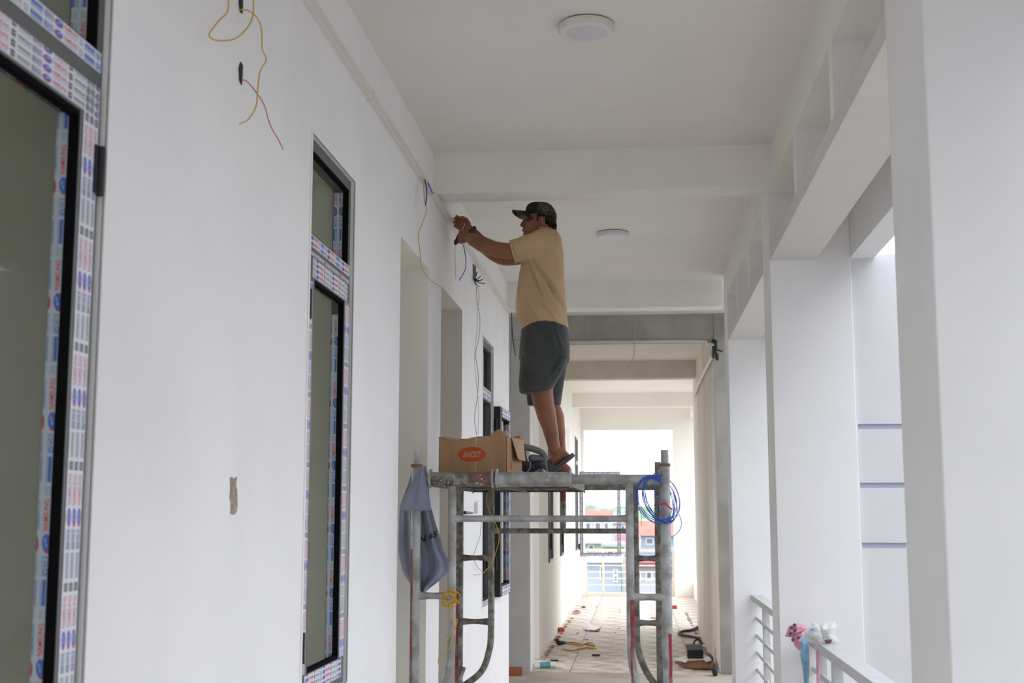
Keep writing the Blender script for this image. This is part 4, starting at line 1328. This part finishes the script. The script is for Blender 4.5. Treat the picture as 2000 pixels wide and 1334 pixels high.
MB().tube(smooth_path([Vector((x0 + 0.06, y_ + 0.1, zt)), Vector((x0 + 0.09, y_ + 0.1, zt + 0.05)), Vector((x1 - 0.03, y_ + 0.1, zt + 0.05)), Vector((x1 - 0.01, y_ + 0.1, zt))], 4), 0.009, 8).build('case_handle', TOOLK, tcx, smooth=True)
crumple_r = empty('blue_rag', on_floor(1388, 1300))
crumple('rag', mat('dull_blue_cloth', (0.15, 0.17, 0.32), 0.9), crumple_r, [(1381, 1278), (1388, 1277), (1394, 1285), (1392, 1296), (1384, 1294)], on_floor(1388, 1296).y, 0.04, 33)
tag(crumple_r, 'dull blue rag between the tool case and the stained wall', 'rag')
crumple_k = empty('rubber_scrap', on_floor(1396, 1312))
crumple('scrap', TOOLK, crumple_k, [(1388, 1306), (1396, 1300), (1402, 1308), (1401, 1320), (1393, 1320)], on_floor(1397, 1320).y, 0.07, 35)
tag(crumple_k, 'black scrap of rubber at the corner of the cardboard sheet', 'rubber scrap')
mb = MB()
for k in range(90):
    t = random.random()
    if random.random() < 0.5:
        px, py = 1362 + t * 36 + random.uniform(-3, 3), 1195 + t * 112 + random.uniform(-2, 2)
    else:
        px, py = 1112 - t * 60 + random.uniform(0, 9), 1207 + t * 80 + random.uniform(-2, 4)
    q = on_floor(px, py)
    q.x = max(-1.0, min(0.72, q.x))
    s_ = random.uniform(0.008, 0.028)
    mb.ball(q + VZ * s_ * 0.3, s_ * random.uniform(0.8, 1.5), s_, s_ * 0.6, 6, 4)
for k in range(26):
    q = Vector((random.uniform(-0.95, 0.65), random.uniform(12.9, 23), 0.003))
    s_ = random.uniform(0.006, 0.016)
    mb.ball(q, s_ * random.uniform(0.8, 2.0), s_, s_ * 0.5, 6, 4)
tag(mb.build('rubble', mat('mortar_crumbs', (0.36, 0.29, 0.23), 0.95, col2=(0.55, 0.5, 0.44), scale=8)), 'mortar crumbs strewn along the foot of the far walls', 'rubble', kind='stuff')

# white bucket hung on the end railing
q = U(1246, 1070, 1, YE + 0.02)
bk = empty('white_bucket', q)
tag(bk, 'small white plastic bucket on the rail of the end railing', 'bucket')
q.z = 0.868
q.y = YE + 0.10
MB().lathe(q, [(0.045, 0.0), (0.06, 0.15), (0.066, 0.155), (0.066, 0.165), (0.055, 0.16), (0.04, 0.01)], 18).build('bucket_body', WHITEPL, bk, smooth=True)
MB().tube(smooth_path([q + Vector((-0.06, 0, 0.15)), q + Vector((-0.03, 0, 0.24)), q + Vector((0.0, 0, 0.29)), q + Vector((0.03, 0, 0.24)), q + Vector((0.06, 0, 0.15))], 4), 0.005, 6).build('bucket_handle', WHITEPL, bk, smooth=True)

# ------------------------------------------------------------------ the town beyond the corridor end
ZG = -14.0
g = simple_box('ground', mat('outside_ground', (0.25, 0.24, 0.225), 0.95, col2=(0.20, 0.21, 0.16), scale=0.03), -1500, 1500, -600, 1700, ZG - 1, ZG)
tag(g, 'ground of the town far below the upper storey', 'ground', kind='structure')
for k, (x0, x1, h, Y, lab) in enumerate(((-120, -10, 10.5, 900, 'long low green hill on the horizon'), (-40, 40, 6.0, 800, 'lower green hill rising behind the red roofs'))):
    mb = MB()
    rs = []
    for i in range(25):
        t = i / 24
        x = x0 + (x1 - x0) * t
        zz = EYE + h * math.sin(math.pi * t) ** 0.7 * (0.85 + 0.25 * noise.noise(Vector((t * 7, k, 0)))) - 1.0
        rs.append([Vector((x, Y - 60, ZG)), Vector((x, Y - 20, (zz + ZG) / 2)), Vector((x, Y, zz)), Vector((x, Y + 60, ZG))])
    mb.rings(rs)
    tag(mb.build('hill', mat('hill_green', (0.24, 0.33, 0.24), 0.95, var=0.4, scale=0.15)), lab, 'hill', kind='structure')
ROOF = mat('red_roof_tile', (0.50, 0.17, 0.13), 0.85, var=0.15, scale=0.8)
ROOFM = mat('magenta_roof', (0.46, 0.14, 0.18), 0.8, var=0.1, scale=0.8)
GREYB = mat('blue_grey_wall', (0.26, 0.31, 0.37), 0.9)
PALEB = mat('pale_house_wall', (0.50, 0.49, 0.53), 0.9, var=0.06, scale=0.5)
BLUEB = mat('light_blue_house_wall', (0.42, 0.49, 0.56), 0.9, var=0.06, scale=0.5)
GREENB = mat('green_awning', (0.32, 0.40, 0.33), 0.9)
WINB = mat('house_window', (0.16, 0.17, 0.21), 0.3)


def house(pl, pr, pt_, pe, Y, wall, roof, label, wins=(), dep=9.0, flat=False, floor_px=None):
    """a house at its real distance: pl, pr left and right, pt_ roof top, pe eaves, wins = window rectangles on its front"""
    xa, xb = U(pl, 1000, 1, Y).x, U(pr, 1000, 1, Y).x
    ze, zr = U(1230, pe, 1, Y).z, U(1230, pt_, 1, Y).z
    h = empty('house', ((xa + xb) / 2, Y, ZG))
    tag(h, label, 'house', 'houses beyond the corridor end')
    simple_box('house_wall', wall, xa, xb, Y, Y + dep, ZG, ze, h)
    if flat:
        simple_box('roof', roof, xa - 0.1, xb + 0.1, Y - 0.8, Y + dep + 0.4, ze, zr, h)
    else:
        MB().prism([(xa - 0.4, Y - 0.7, ze), (xa - 0.4, Y + dep / 2, zr + (zr - ze) * 0.02), (xa - 0.4, Y + dep + 0.7, ze)], (xb - xa + 0.8, 0, 0)).build('roof', roof, h)
    for (a, b, c, d) in wins:
        wx0, wx1 = U(a, 1000, 1, Y).x, U(b, 1000, 1, Y).x
        z1_, z0_ = U(1230, c, 1, Y).z, U(1230, d, 1, Y).z
        f_ = simple_box('window', WHITEPL, wx0 - 0.1, wx1 + 0.1, Y - 0.06, Y + 0.02, z0_ - 0.1, z1_ + 0.1, h)
        simple_box('pane', WINB, wx0, wx1, Y - 0.09, Y - 0.05, z0_, z1_, f_)
    return h


house(1060, 1192, 997, 1012, 230, PALEB, ROOF, 'pale house with a long red roof under the hill', [(1163, 1172, 1022, 1036), (1181, 1187, 1022, 1032), (1145, 1152, 1022, 1036)])
house(1196, 1226, 1003, 1022, 250, PALEB, PALEB, 'narrow pale grey house between the two red roofs', [(1203, 1208, 1028, 1036), (1214, 1219, 1028, 1036)], flat=True)
house(1226, 1420, 1018, 1046, 190, GREYB, ROOF, 'blue-grey building with the wide red roof behind the scaffold', [(1262, 1274, 1052, 1062), (1296, 1308, 1052, 1062)])
house(1206, 1244, 1046, 1076, 150, mat('pink_house_wall', (0.60, 0.30, 0.32), 0.9), ROOFM, 'small house with the magenta roof', [(1216, 1222, 1082, 1092)])
house(1100, 1186, 1055, 1061, 140, mat('grey_green_wall', (0.36, 0.42, 0.40), 0.9), WHITEPL, 'low building under a flat white canopy', [(1150, 1158, 1066, 1076)], flat=True)
house(1176, 1218, 1062, 1068, 128, GREENB, GREENB, 'green shed beside the flat white canopy', [(1186, 1196, 1074, 1084)], flat=True)
house(1080, 1212, 1092, 1098, 100, BLUEB, WHITEPL, 'light blue building low behind the end railing', [(1173, 1177, 1108, 1130), (1199, 1203, 1114, 1121), (1199, 1203, 1126, 1134)], flat=True)
house(1224, 1300, 1098, 1106, 95, mat('grey_shop_wall', (0.42, 0.42, 0.45), 0.9), mat('dark_red_fascia', (0.25, 0.07, 0.08), 0.8), 'grey shop with a dark red fascia low behind the scaffold', [(1240, 1248, 1118, 1132), (1262, 1270, 1118, 1132)], flat=True)
house(1302, 1430, 1074, 1080, 110, mat('orange_house_wall', (0.58, 0.30, 0.22), 0.9), mat('teal_roof', (0.12, 0.24, 0.27), 0.8), 'orange house with a teal roof at the edge of the opening', [(1308, 1313, 1092, 1130)], flat=True)

# ------------------------------------------------------------------ the man on the scaffold
YM = 7.22
SKIN = mat('brown_skin', (0.31, 0.132, 0.072), 0.55, var=0.18, scale=7, bump=0.05, bscale=90, spec=0.35)
TEE = mat('tan_cotton', (0.55, 0.385, 0.215), 0.95, var=0.10, scale=6, bump=0.10, bscale=240, sheen=0.15)
TEEC = mat('pinkish_cuff', (0.60, 0.38, 0.30), 0.9)
SHORT = mat('charcoal_cotton', (0.050, 0.054, 0.055), 0.95, col2=(0.072, 0.076, 0.074), scale=6, bump=0.14, bscale=200, sheen=0.15)
HAIR = mat('black_hair', (0.008, 0.007, 0.007), 0.6)
SAND = mat('dusty_rubber', (0.115, 0.115, 0.105), 0.85, var=0.2, scale=14)


def camo():
    m = mat('camouflage_cloth', (0.05, 0.055, 0.035), 0.95, bump=0.1, bscale=200)
    nt = m.node_tree
    p = nt.nodes['Principled BSDF']
    tc = nt.nodes.new('ShaderNodeTexCoord')
    n = nt.nodes.new('ShaderNodeTexNoise')
    n.inputs['Scale'].default_value = 15
    n.inputs['Detail'].default_value = 1.5
    n.inputs['Distortion'].default_value = 0.8
    r = nt.nodes.new('ShaderNodeValToRGB')
    r.color_ramp.interpolation = 'CONSTANT'
    e = r.color_ramp.elements
    e[0].position, e[0].color = 0.0, (0.018, 0.020, 0.014, 1)
    e[1].position, e[1].color = 0.45, (0.060, 0.065, 0.036, 1)
    for pos, c in ((0.54, (0.022, 0.022, 0.018, 1)), (0.60, (0.13, 0.11, 0.08, 1)), (0.68, (0.05, 0.035, 0.022, 1))):
        q = e.new(pos)
        q.color = c
    nt.links.new(tc.outputs['Object'], n.inputs['Vector'])
    nt.links.new(n.outputs['Fac'], r.inputs['Fac'])
    nt.links.new(r.outputs['Color'], p.inputs['Base Color'])
    return m


CAMO = camo()


def M(px, py, dy=0.0): return U(px, py, 1, YM + dy)


def lerp_list(L, x):
    for (a, ya), (b, yb) in zip(L, L[1:]):
        if a <= x <= b:
            return ya + (yb - ya) * (x - a) / (b - a)
    return L[0][1] if x < L[0][0] else L[-1][1]


def sect(py, xf, xb, hw, dy=0.0, n=28, inset=0.0, pw=0.85, hem=None):
    a, b = M(xf, py, dy), M(xb, py, dy)
    c = (a + b) / 2
    rx = (b.x - a.x) / 2 - inset
    ring = []
    for k in range(n):
        t = 2 * math.pi * k / n
        ct, st = math.cos(t), math.sin(t)
        x = c.x + rx * math.copysign(abs(ct) ** pw, ct)
        y = c.y + (hw - inset) * math.copysign(abs(st) ** pw, st)
        z = a.z + (b.z - a.z) * (x - a.x) / (b.x - a.x)
        if hem:
            f = (x - a.x) / (b.x - a.x)
            z = M(xf, lerp_list(hem, f), dy).z
        ring.append(Vector((x, y, z)))
    return ring


def solidify_union(name, mb, voxel, m, parent, smooth_it=6, folds=(), fac=0.5):
    """fuse overlapping volumes into one continuous skin"""
    me = mb.mesh(name, m)
    o = bpy.data.objects.new(name, me)
    COL.objects.link(o)
    r = o.modifiers.new('fuse', 'REMESH')
    r.mode = 'VOXEL'
    r.voxel_size = voxel
    r.use_smooth_shade = True
    s = o.modifiers.new('relax', 'SMOOTH')
    s.factor = fac
    s.iterations = smooth_it
    dg = bpy.context.evaluated_depsgraph_get()
    dg.update()
    me2 = bpy.data.meshes.new_from_object(o.evaluated_get(dg))
    bpy.data.objects.remove(o)
    me2.name = name
    if not me2.materials:
        me2.materials.append(m)
    if folds:
        me2.update()
        co = [v.co.copy() for v in me2.vertices]
        nr = [v.normal.copy() for v in me2.vertices]
        for (a, b, amp, wd, side) in folds:
            A_, B_ = M(*a), M(*b)
            d2 = Vector((B_.x - A_.x, 0, B_.z - A_.z))
            L2 = d2.length_squared
            for i, c in enumerate(co):
                if side and (c.y - YM) * side < -0.02: continue
                q = Vector((c.x - A_.x, 0, c.z - A_.z))
                t = max(0, min(1, q.dot(d2) / L2))
                e = (q - d2 * t)
                ds = e.length
                if ds > wd * 3: continue
                fade = math.sin(math.pi * (0.08 + 0.84 * t))
                sgn = 1 if (e.cross(d2)).y > 0 else -1
                prof = math.exp(-(ds / wd) ** 2) * -1.0 + math.exp(-((ds * sgn - wd * 1.1) / wd) ** 2) * 0.9
                me2.vertices[i].co += nr[i] * (amp * 1.5 * prof * fade)
    me2.polygons.foreach_set('use_smooth', [True] * len(me2.polygons))
    me2.update()
    return put(name, me2, parent)


man = empty('person', M(1090, 938))
tag(man, 'man in tan t-shirt, charcoal shorts and camouflage cap reaching up to the wall conduit', 'person')

TORSO = [(450, 1052, 1086, 0.055), (455, 1043, 1091, 0.10), (464, 1034, 1096, 0.165), (476, 1029, 1098, 0.195), (492, 1025, 1100, 0.20), (512, 1020, 1101, 0.188), (540, 1014, 1102, 0.178),
         (575, 1009, 1104, 0.175), (605, 1007, 1106, 0.176), (630, 1013, 1109, 0.176), (647, 1019, 1111, 0.176)]

bm_ = MB()
# trunk, hips
bm_.rings([sect(*r, inset=0.014) for r in TORSO] + [sect(690, 1020, 1106, 0.16), sect(715, 1030, 1096, 0.13)])
# neck and head
bm_.tube([M(1074, 470), M(1068, 455), M(1060, 440)], [0.062, 0.054, 0.052], 16, round_ends=True)
bm_.ball(M(1060, 424), 0.083, 0.071, 0.080, 20, 14)
bm_.ball(M(1044, 436), 0.064, 0.060, 0.072, 20, 14)
bm_.ball(M(1042, 451), 0.056, 0.050, 0.034, 18, 12)
bm_.ball(M(1028, 458), 0.019, 0.024, 0.017, 14, 10)
bm_.ball(M(1029, 424), 0.022, 0.047, 0.013, 14, 10)
bm_.tube([M(1026, 428), M(1021, 435), M(1018.8, 440)], [0.007, 0.0085, 0.010], 10, round_ends=True)
bm_.ball(M(1022, 442, -0.010), 0.010, 0.008, 0.008, 10, 8)
bm_.ball(M(1022, 442, 0.010), 0.010, 0.008, 0.008, 10, 8)
bm_.ball(M(1023.5, 448.5), 0.010, 0.022, 0.0065, 12, 8)
bm_.ball(M(1024.5, 452.3), 0.010, 0.020, 0.0065, 12, 8)
for sgn in (-1, 1):
    bm_.ball(M(1034, 438, sgn * 0.043), 0.022, 0.014, 0.020, 12, 8)
    bm_.ball(M(1059, 432, sgn * 0.074), 0.017, 0.010, 0.030, 12, 10, rot=Matrix.Rotation(-0.2, 3, 'Y'))
# arms
LA = [M(1058, 480, -0.14), M(1030, 486, -0.168), M(1000, 490, -0.175), M(978, 489, -0.165), M(962, 485.5, -0.145), M(944, 478, -0.09), M(928, 470.5, -0.02), M(915, 464, 0.05)]
bm_.tube(smooth_path(LA, 4), radii([0.050, 0.048, 0.047, 0.046, 0.046, 0.046, 0.039, 0.028], 4), 16, round_ends=True)
RA = [M(1056, 492, 0.14), M(1020, 500, 0.19), M(990, 504, 0.20), M(970, 499, 0.20), M(948, 482, 0.20), M(931, 463, 0.19), M(919, 449, 0.18)]
bm_.tube(smooth_path(RA, 4), radii([0.050, 0.050, 0.046, 0.043, 0.043, 0.034, 0.027], 4), 16, round_ends=True)


def hand(mb, wrist, f, s, n, sc=1.0, curl=1.0):
    f, s, n = f.normalized(), s.normalized(), n.normalized()
    R = Matrix((f, s, n)).transposed()
    mb.ball(wrist + f * 0.045 * sc, 0.050 * sc, 0.040 * sc, 0.017 * sc, 16, 10, rot=R)
    mb.tube([wrist - f * 0.01, wrist + f * 0.03 * sc], [0.027 * sc, 0.029 * sc], 10, round_ends=True)
    for i in range(4):
        ln = (0.95, 1.06, 1.0, 0.80)[i] * sc
        k = wrist + f * (0.083 - 0.004 * abs(i - 1)) * sc + s * (-0.0315 + 0.021 * i) * sc
        a1, a2, a3 = 0.55 * curl, 1.75 * curl, 2.75 * curl
        p1 = k + (f * math.cos(a1) + n * math.sin(a1)) * 0.036 * ln
        p2 = p1 + (f * math.cos(a2) + n * math.sin(a2)) * 0.025 * ln
        p3 = p2 + (f * math.cos(a3) + n * math.sin(a3)) * 0.018 * ln
        mb.tube([k - f * 0.02, k, p1, p2, p3], [0.0085 * sc, 0.0095 * sc, 0.0088 * sc, 0.0082 * sc, 0.0070 * sc], 9, round_ends=True)
    t0 = wrist + f * 0.022 * sc - s * 0.028 * sc
    t1 = t0 + (f * 0.7 - s * 0.55 + n * 0.45).normalized() * 0.038 * sc
    t2 = t1 + (f * 0.8 + s * 0.1 + n * 0.6).normalized() * 0.030 * sc
    t3 = t2 + (f * 0.6 + s * 0.6 + n * 0.5).normalized() * 0.022 * sc
    mb.tube([t0, t1, t2, t3], [0.014 * sc, 0.0115 * sc, 0.0100 * sc, 0.0085 * sc], 9, round_ends=True)


lw, rw = M(915, 465, 0.045), M(919, 448.5, 0.178)
hand(bm_, lw, Vector((-0.78, 0.58, 0.26)), Vector((-0.25, 0.05, -1.0)), Vector((0.55, 0.80, -0.10)), 0.94)
hand(bm_, rw, Vector((-0.88, -0.10, 0.50)), Vector((-0.35, 0.05, -0.94)), Vector((-0.15, -1.0, 0.0)), 0.92)
# legs and feet
NL = [M(1064, 690, -0.085), M(1058, 735, -0.088), M(1059, 772, -0.092), M(1066.5, 806, -0.092), M(1075, 839, -0.09), M(1080, 864, -0.09), M(1084, 880, -0.09)]
bm_.tube(smooth_path(NL, 4), radii([0.088, 0.076, 0.062, 0.055, 0.044, 0.036, 0.033], 4), 18, round_ends=True)
FL = [M(1070, 690, 0.085), M(1068, 740, 0.088), M(1070, 785, 0.09), M(1083, 812, 0.09), M(1089, 840, 0.09), M(1092, 864, 0.09), M(1095, 890, 0.09)]
bm_.tube(smooth_path(FL, 4), radii([0.088, 0.076, 0.060, 0.053, 0.044, 0.036, 0.033], 4), 18, round_ends=True)
ZD = 1.722
# near foot on its toes
bm_.tube([M(1090, 884, -0.09), M(1100, 889, -0.09), M(1104, 891, -0.09)], [0.034, 0.030, 0.026], 12, round_ends=True)
bm_.tube(smooth_path([M(1100, 889, -0.09), M(1088, 895, -0.088), M(1078, 905, -0.086), M(1068, 917, -0.084)], 3), [0.029, 0.031, 0.034, 0.035, 0.034, 0.032, 0.032, 0.031, 0.030, 0.027], 12, round_ends=True)
for i in range(5):
    p = M(1068, 918, -0.118 + 0.017 * i)
    bm_.tube([p, p + Vector((-0.022, 0, -0.020)), p + Vector((-0.046 + 0.004 * i, 0, -0.028))], [0.011, 0.0105, 0.009], 8, round_ends=True)
# far foot flat on the deck
hx = M(1104, 925, 0.09)
bm_.tube(smooth_path([Vector((hx.x, YM + 0.09, ZD + 0.052)), Vector((hx.x - 0.06, YM + 0.09, ZD + 0.068)), Vector((hx.x - 0.13, YM + 0.088, ZD + 0.048)), Vector((hx.x - 0.19, YM + 0.085, ZD + 0.036))], 3), [0.034, 0.036, 0.038, 0.038, 0.036, 0.033, 0.030, 0.028, 0.025, 0.020], 12, round_ends=True)
bm_.tube([M(1095, 888, 0.09), Vector((hx.x - 0.03, YM + 0.09, ZD + 0.06))], [0.033, 0.036], 12, round_ends=True)
for i in range(5):
    p = Vector((hx.x - 0.185, YM + 0.055 + 0.017 * i, ZD + 0.033))
    bm_.tube([p, p + Vector((-0.03 + 0.004 * i, 0, -0.006))], [0.011, 0.009], 8, round_ends=True)
body = solidify_union('body', bm_, 0.0034, SKIN, man, 5)

# eyes
for sgn in (-1, 1):
    e = MB().ball(M(1027.5, 430.5, sgn * 0.030), 0.010, 0.0115, 0.0065, 12, 8).build('eye', mat('eye_white', (0.55, 0.52, 0.48), 0.3), man, smooth=True)
    MB().ball(M(1025.2, 430.5, sgn * 0.031), 0.0052, 0.0058, 0.0056, 10, 8).build('iris', HAIR, e, smooth=True)
    MB().tube(smooth_path([M(1026, 425.5, sgn * 0.016), M(1025.5, 424.3, sgn * 0.032), M(1029.5, 425.2, sgn * 0.050)], 4), 0.0035, 6).build('eyebrow', HAIR, man, smooth=True)
MB().ball(M(1021.5, 450.3), 0.009, 0.017, 0.0022, 12, 6).build('mouth', mat('lip_brown', (0.15, 0.05, 0.04), 0.5), man, smooth=True)

# t-shirt
HEM = [(0.0, 651), (0.12, 644), (0.28, 635.5), (0.45, 634), (0.7, 637), (1.0, 643)]
tb = MB()
rg_ = [sect(*r) for r in TORSO[:-1]]
rg_.append(sect(*TORSO[-1], hem=HEM))
tb.rings(rg_)
tb.tube(smooth_path([M(1074, 470, -0.115), M(1048, 478, -0.165), M(1022, 486, -0.178), M(1003, 491, -0.178)], 4), [0.074] * 5 + [0.072] * 4 + [0.068] * 3 + [0.0655], 18)
tb.tube(smooth_path([M(1072, 474, 0.115), M(1046, 486, 0.17), M(1022, 498, 0.19)], 4), [0.074] * 5 + [0.069] * 4, 18)
folds = [((1037, 522, 0), (1062, 590, 0), 0.011, 0.010, -1), ((1042, 515, 0), (1098, 596, 0), 0.008, 0.011, -1), ((1068, 545, 0), (1104, 612, 0), 0.008, 0.010, -1),
         ((1040, 512, 0), (1078, 500, 0), 0.010, 0.012, -1), ((1018, 590, 0), (1060, 640, 0), 0.005, 0.012, -1), ((1060, 600, 0), (1090, 640, 0), 0.006, 0.012, -1), ((1082, 462, 0), (1094, 500, 0), 0.004, 0.010, 0)]
tee = solidify_union('t_shirt', tb, 0.006, TEE, man, 5, folds)
cc, cd = M(1002, 491.3, -0.178), (M(1003, 491, -0.178) - M(1022, 486, -0.178)).normalized()
u_ = cd.orthogonal().normalized()
v_ = cd.cross(u_)
MB().tube([cc + (u_ * math.cos(t * math.pi / 14) + v_ * math.sin(t * math.pi / 14)) * 0.0645 for t in range(28)], 0.0048, 8, closed=True).build('sleeve_cuff', TEEC, tee, smooth=True)
MB().tube([M(1069, 450.5) + Vector((0.052 * math.cos(t * math.pi / 14), 0.058 * math.sin(t * math.pi / 14), -0.010 * math.cos(t * math.pi / 14))) for t in range(28)], 0.0085, 8, closed=True).build('collar', TEE, tee, smooth=True)

# shorts
sb = MB()
sb.rings([sect(630, 1022, 1107, 0.162), sect(648, 1018, 1110, 0.172), sect(680, 1015, 1113, 0.18), sect(703, 1014, 1112, 0.175), sect(722, 1024, 1100, 0.165)])
sb.rings([sect(695, 1016, 1110, 0.088, -0.085), sect(722, 1015, 1100, 0.088, -0.088), sect(748, 1013, 1086, 0.087, -0.091), sect(767, 1015, 1077, 0.085, -0.093, hem=[(0, 768), (0.3, 770), (1.0, 764)])])
sb.rings([sect(695, 1022, 1110, 0.086, 0.085), sect(750, 1027, 1101, 0.084, 0.088), sect(792, 1030, 1095, 0.082, 0.09)])
sfolds = [((1102, 694, 0), (1076, 738, 0), 0.007, 0.014, -1), ((1104, 706, 0), (1080, 750, 0), 0.004, 0.012, -1), ((1022, 690, 0), (1040, 740, 0), 0.004, 0.012, -1), ((1085, 652, 0), (1098, 690, 0), 0.005, 0.010, -1), ((1018, 752, 0), (1070, 757, 0), 0.003, 0.006, -1)]
sh_ = solidify_union('shorts', sb, 0.0055, SHORT, man, 4, sfolds)

# cap
cp = empty('cap', M(1058, 415))
cp.parent = man
cp.matrix_parent_inverse = Matrix.Identity(4)
cp.location = M(1058, 415) - Vector(man.location)


def cap_ring(py, xf, xb, hw, tilt=0.16):
    r = sect(py, xf, xb, hw, n=32, pw=0.95)
    cx = sum(p.x for p in r) / len(r)
    return [Vector((p.x, p.y, p.z - (p.x - cx) * tilt)) for p in r]


cm = MB().rings([cap_ring(423, 1028, 1087.5, 0.084), cap_ring(416, 1026.5, 1087.5, 0.086, 0.14), cap_ring(408, 1028, 1084, 0.082, 0.10), cap_ring(401.5, 1031, 1078.5, 0.070, 0.05), cap_ring(398, 1036, 1073, 0.052, 0.02), cap_ring(396.8, 1048, 1063, 0.018, 0.0)])
cm.build('crown', CAMO, cp, smooth=True)
mb = MB()
nv, nu = 9, 15
gr = []
for j in range(nv):
    v = j / (nv - 1)
    row = []
    for k in range(nu):
        u = -1 + 2 * k / (nu - 1)
        hw = 0.084 * (1 - 0.18 * v ** 2)
        arc = (1 - abs(u) ** 2.2)
        px = (1041 - 13 * arc) * (1 - v) + (1011 - 11 * (1 - abs(u) ** 3.5)) * v
        droop = 18 * (abs(u) ** 1.8) * (0.75 + 0.25 * math.sin(math.pi * min(1, v)))
        py = 412.5 - 2 * v + droop
        row.append(U(px, py, 1, YM + u * hw))
    gr.append(row)
for row in gr: mb.v += [tuple(p) for p in row]
for j in range(nv - 1):
    for k in range(nu - 1):
        mb.f.append((j * nu + k, j * nu + k + 1, (j + 1) * nu + k + 1, (j + 1) * nu + k))
        mb.m.append(0)
br = mb.build('brim', CAMO, cp, smooth=True)
so = br.modifiers.new('thick', 'SOLIDIFY')
so.thickness = 0.005
so.offset = 0
MB().ball(M(1055, 396.5), 0.006, 0.006, 0.004, 10, 6).build('top_button', CAMO, cp)

# hair under the cap
hb = MB()
hb.ball(M(1070, 431), 0.050, 0.070, 0.046, 18, 12)
hb.ball(M(1076, 438), 0.034, 0.060, 0.036, 16, 10)
for sgn in (-1, 1):
    hb.ball(M(1058, 421, sgn * 0.058), 0.032, 0.017, 0.018, 12, 8)
    hb.ball(M(1050, 426, sgn * 0.060), 0.007, 0.007, 0.018, 10, 8)
for k in range(70):
    a = random.uniform(-1.2, 1.2)
    p = M(1080 + random.uniform(-10, 5), 436 + random.uniform(-3, 8), math.sin(a) * 0.062)
    hb.tube([p, p + Vector((0.006, 0, -0.010)), p + Vector((0.009 + random.uniform(-0.004, 0.006), random.uniform(-0.006, 0.006), -0.024))], [0.004, 0.003, 0.001], 5)
hb.build('hair', HAIR, man, smooth=True)

# sandals
def sandal(heel, toe, yw, th, strap_at, flat):
    d = toe - heel
    L = d.length
    f = d.normalized()
    up = Vector((0, 1, 0)).cross(f)
    if up.z < 0: up = -up
    s = Vector((0, 1, 0))
    sd = empty('sandal', heel)
    sd.parent = man
    sd.matrix_parent_inverse = Matrix.Identity(4)
    sd.location = heel - Vector(man.location)
    rs = []
    for j in range(15):
        t = j / 14
        wv = yw * (0.82 + 0.22 * math.sin(math.pi * min(1, t * 0.9 + 0.05)) - (0.45 * max(0, (t - 0.86) / 0.14) ** 2) - (0.45 * max(0, (0.10 - t) / 0.10) ** 2))
        c = heel + f * (L * t)
        rs.append([c - s * wv - up * th, c + s * wv - up * th, c + s * wv * 1.02 + up * th, c - s * wv * 1.02 + up * th])
    MB().rings(rs).build('sole', SAND, sd, bevel=0.004)
    mb = MB()
    for (t0, t1) in ((strap_at, strap_at + 0.22),):
        n = 11
        ra, rb = [], []
        for k in range(n):
            a = math.pi * k / (n - 1)
            q = -s * (math.cos(a) * yw * 1.03) + up * (0.062 * math.sin(a) ** 0.8)
            ra.append(heel + f * (L * t0) + q)
            rb.append(heel + f * (L * t1) + q * 0.96)
        for k in range(n - 1):
            o = Vector((0, 0, 0))
            mb.hexa([ra[k], ra[k + 1], rb[k + 1], rb[k], ra[k] + up * 0.006, ra[k + 1] + up * 0.006, rb[k + 1] + up * 0.006, rb[k] + up * 0.006])
    mb.build('strap', SAND, sd, smooth=True)
    return sd


sandal(M(1121, 887, -0.088), M(1068, 930, -0.086), 0.046, 0.0105, 0.62, False)
sandal(Vector((hx.x + 0.045, YM + 0.09, ZD + 0.012)), Vector((hx.x - 0.215, YM + 0.086, ZD + 0.012)), 0.046, 0.010, 0.52, True)

# watch on the far wrist
wa, wd = M(921, 450.5, 0.181), (M(919, 449, 0.18) - M(931, 463, 0.19)).normalized()
u_ = wd.orthogonal().normalized()
v_ = wd.cross(u_)
wt = MB()
wt.rings([[wa + wd * h + (u_ * math.cos(t * math.pi / 10) + v_ * math.sin(t * math.pi / 10)) * r for t in range(20)] for h, r in ((-0.011, 0.031), (-0.009, 0.0335), (0.009, 0.0335), (0.011, 0.031))])
wt.build('wrist_band', mat('dark_grey_band', (0.06, 0.065, 0.07), 0.6), man, smooth=True)

# screwdriver in the near hand
sd_ = empty('screwdriver', M(893, 466, 0.10))
tag(sd_, 'dark-handled screwdriver gripped in the man\'s hand at the wall', 'screwdriver')
a, b, c = M(890, 475, 0.10), M(897, 461, 0.11), M(904, 446, 0.12)
MB().tube([a, a + (b - a) * 0.15, a + (b - a) * 0.5, b, b + (c - b) * 0.35], [0.011, 0.0145, 0.012, 0.014, 0.010], 12, round_ends=True).build('handle', TOOLK, sd_, smooth=True)
MB().tube([b + (c - b) * 0.3, c, c + (c - b) * 0.6], [0.0035, 0.0035, 0.003], 8).build('shaft', mat('tool_steel', (0.5, 0.5, 0.5), 0.35, metal=0.9), sd_)
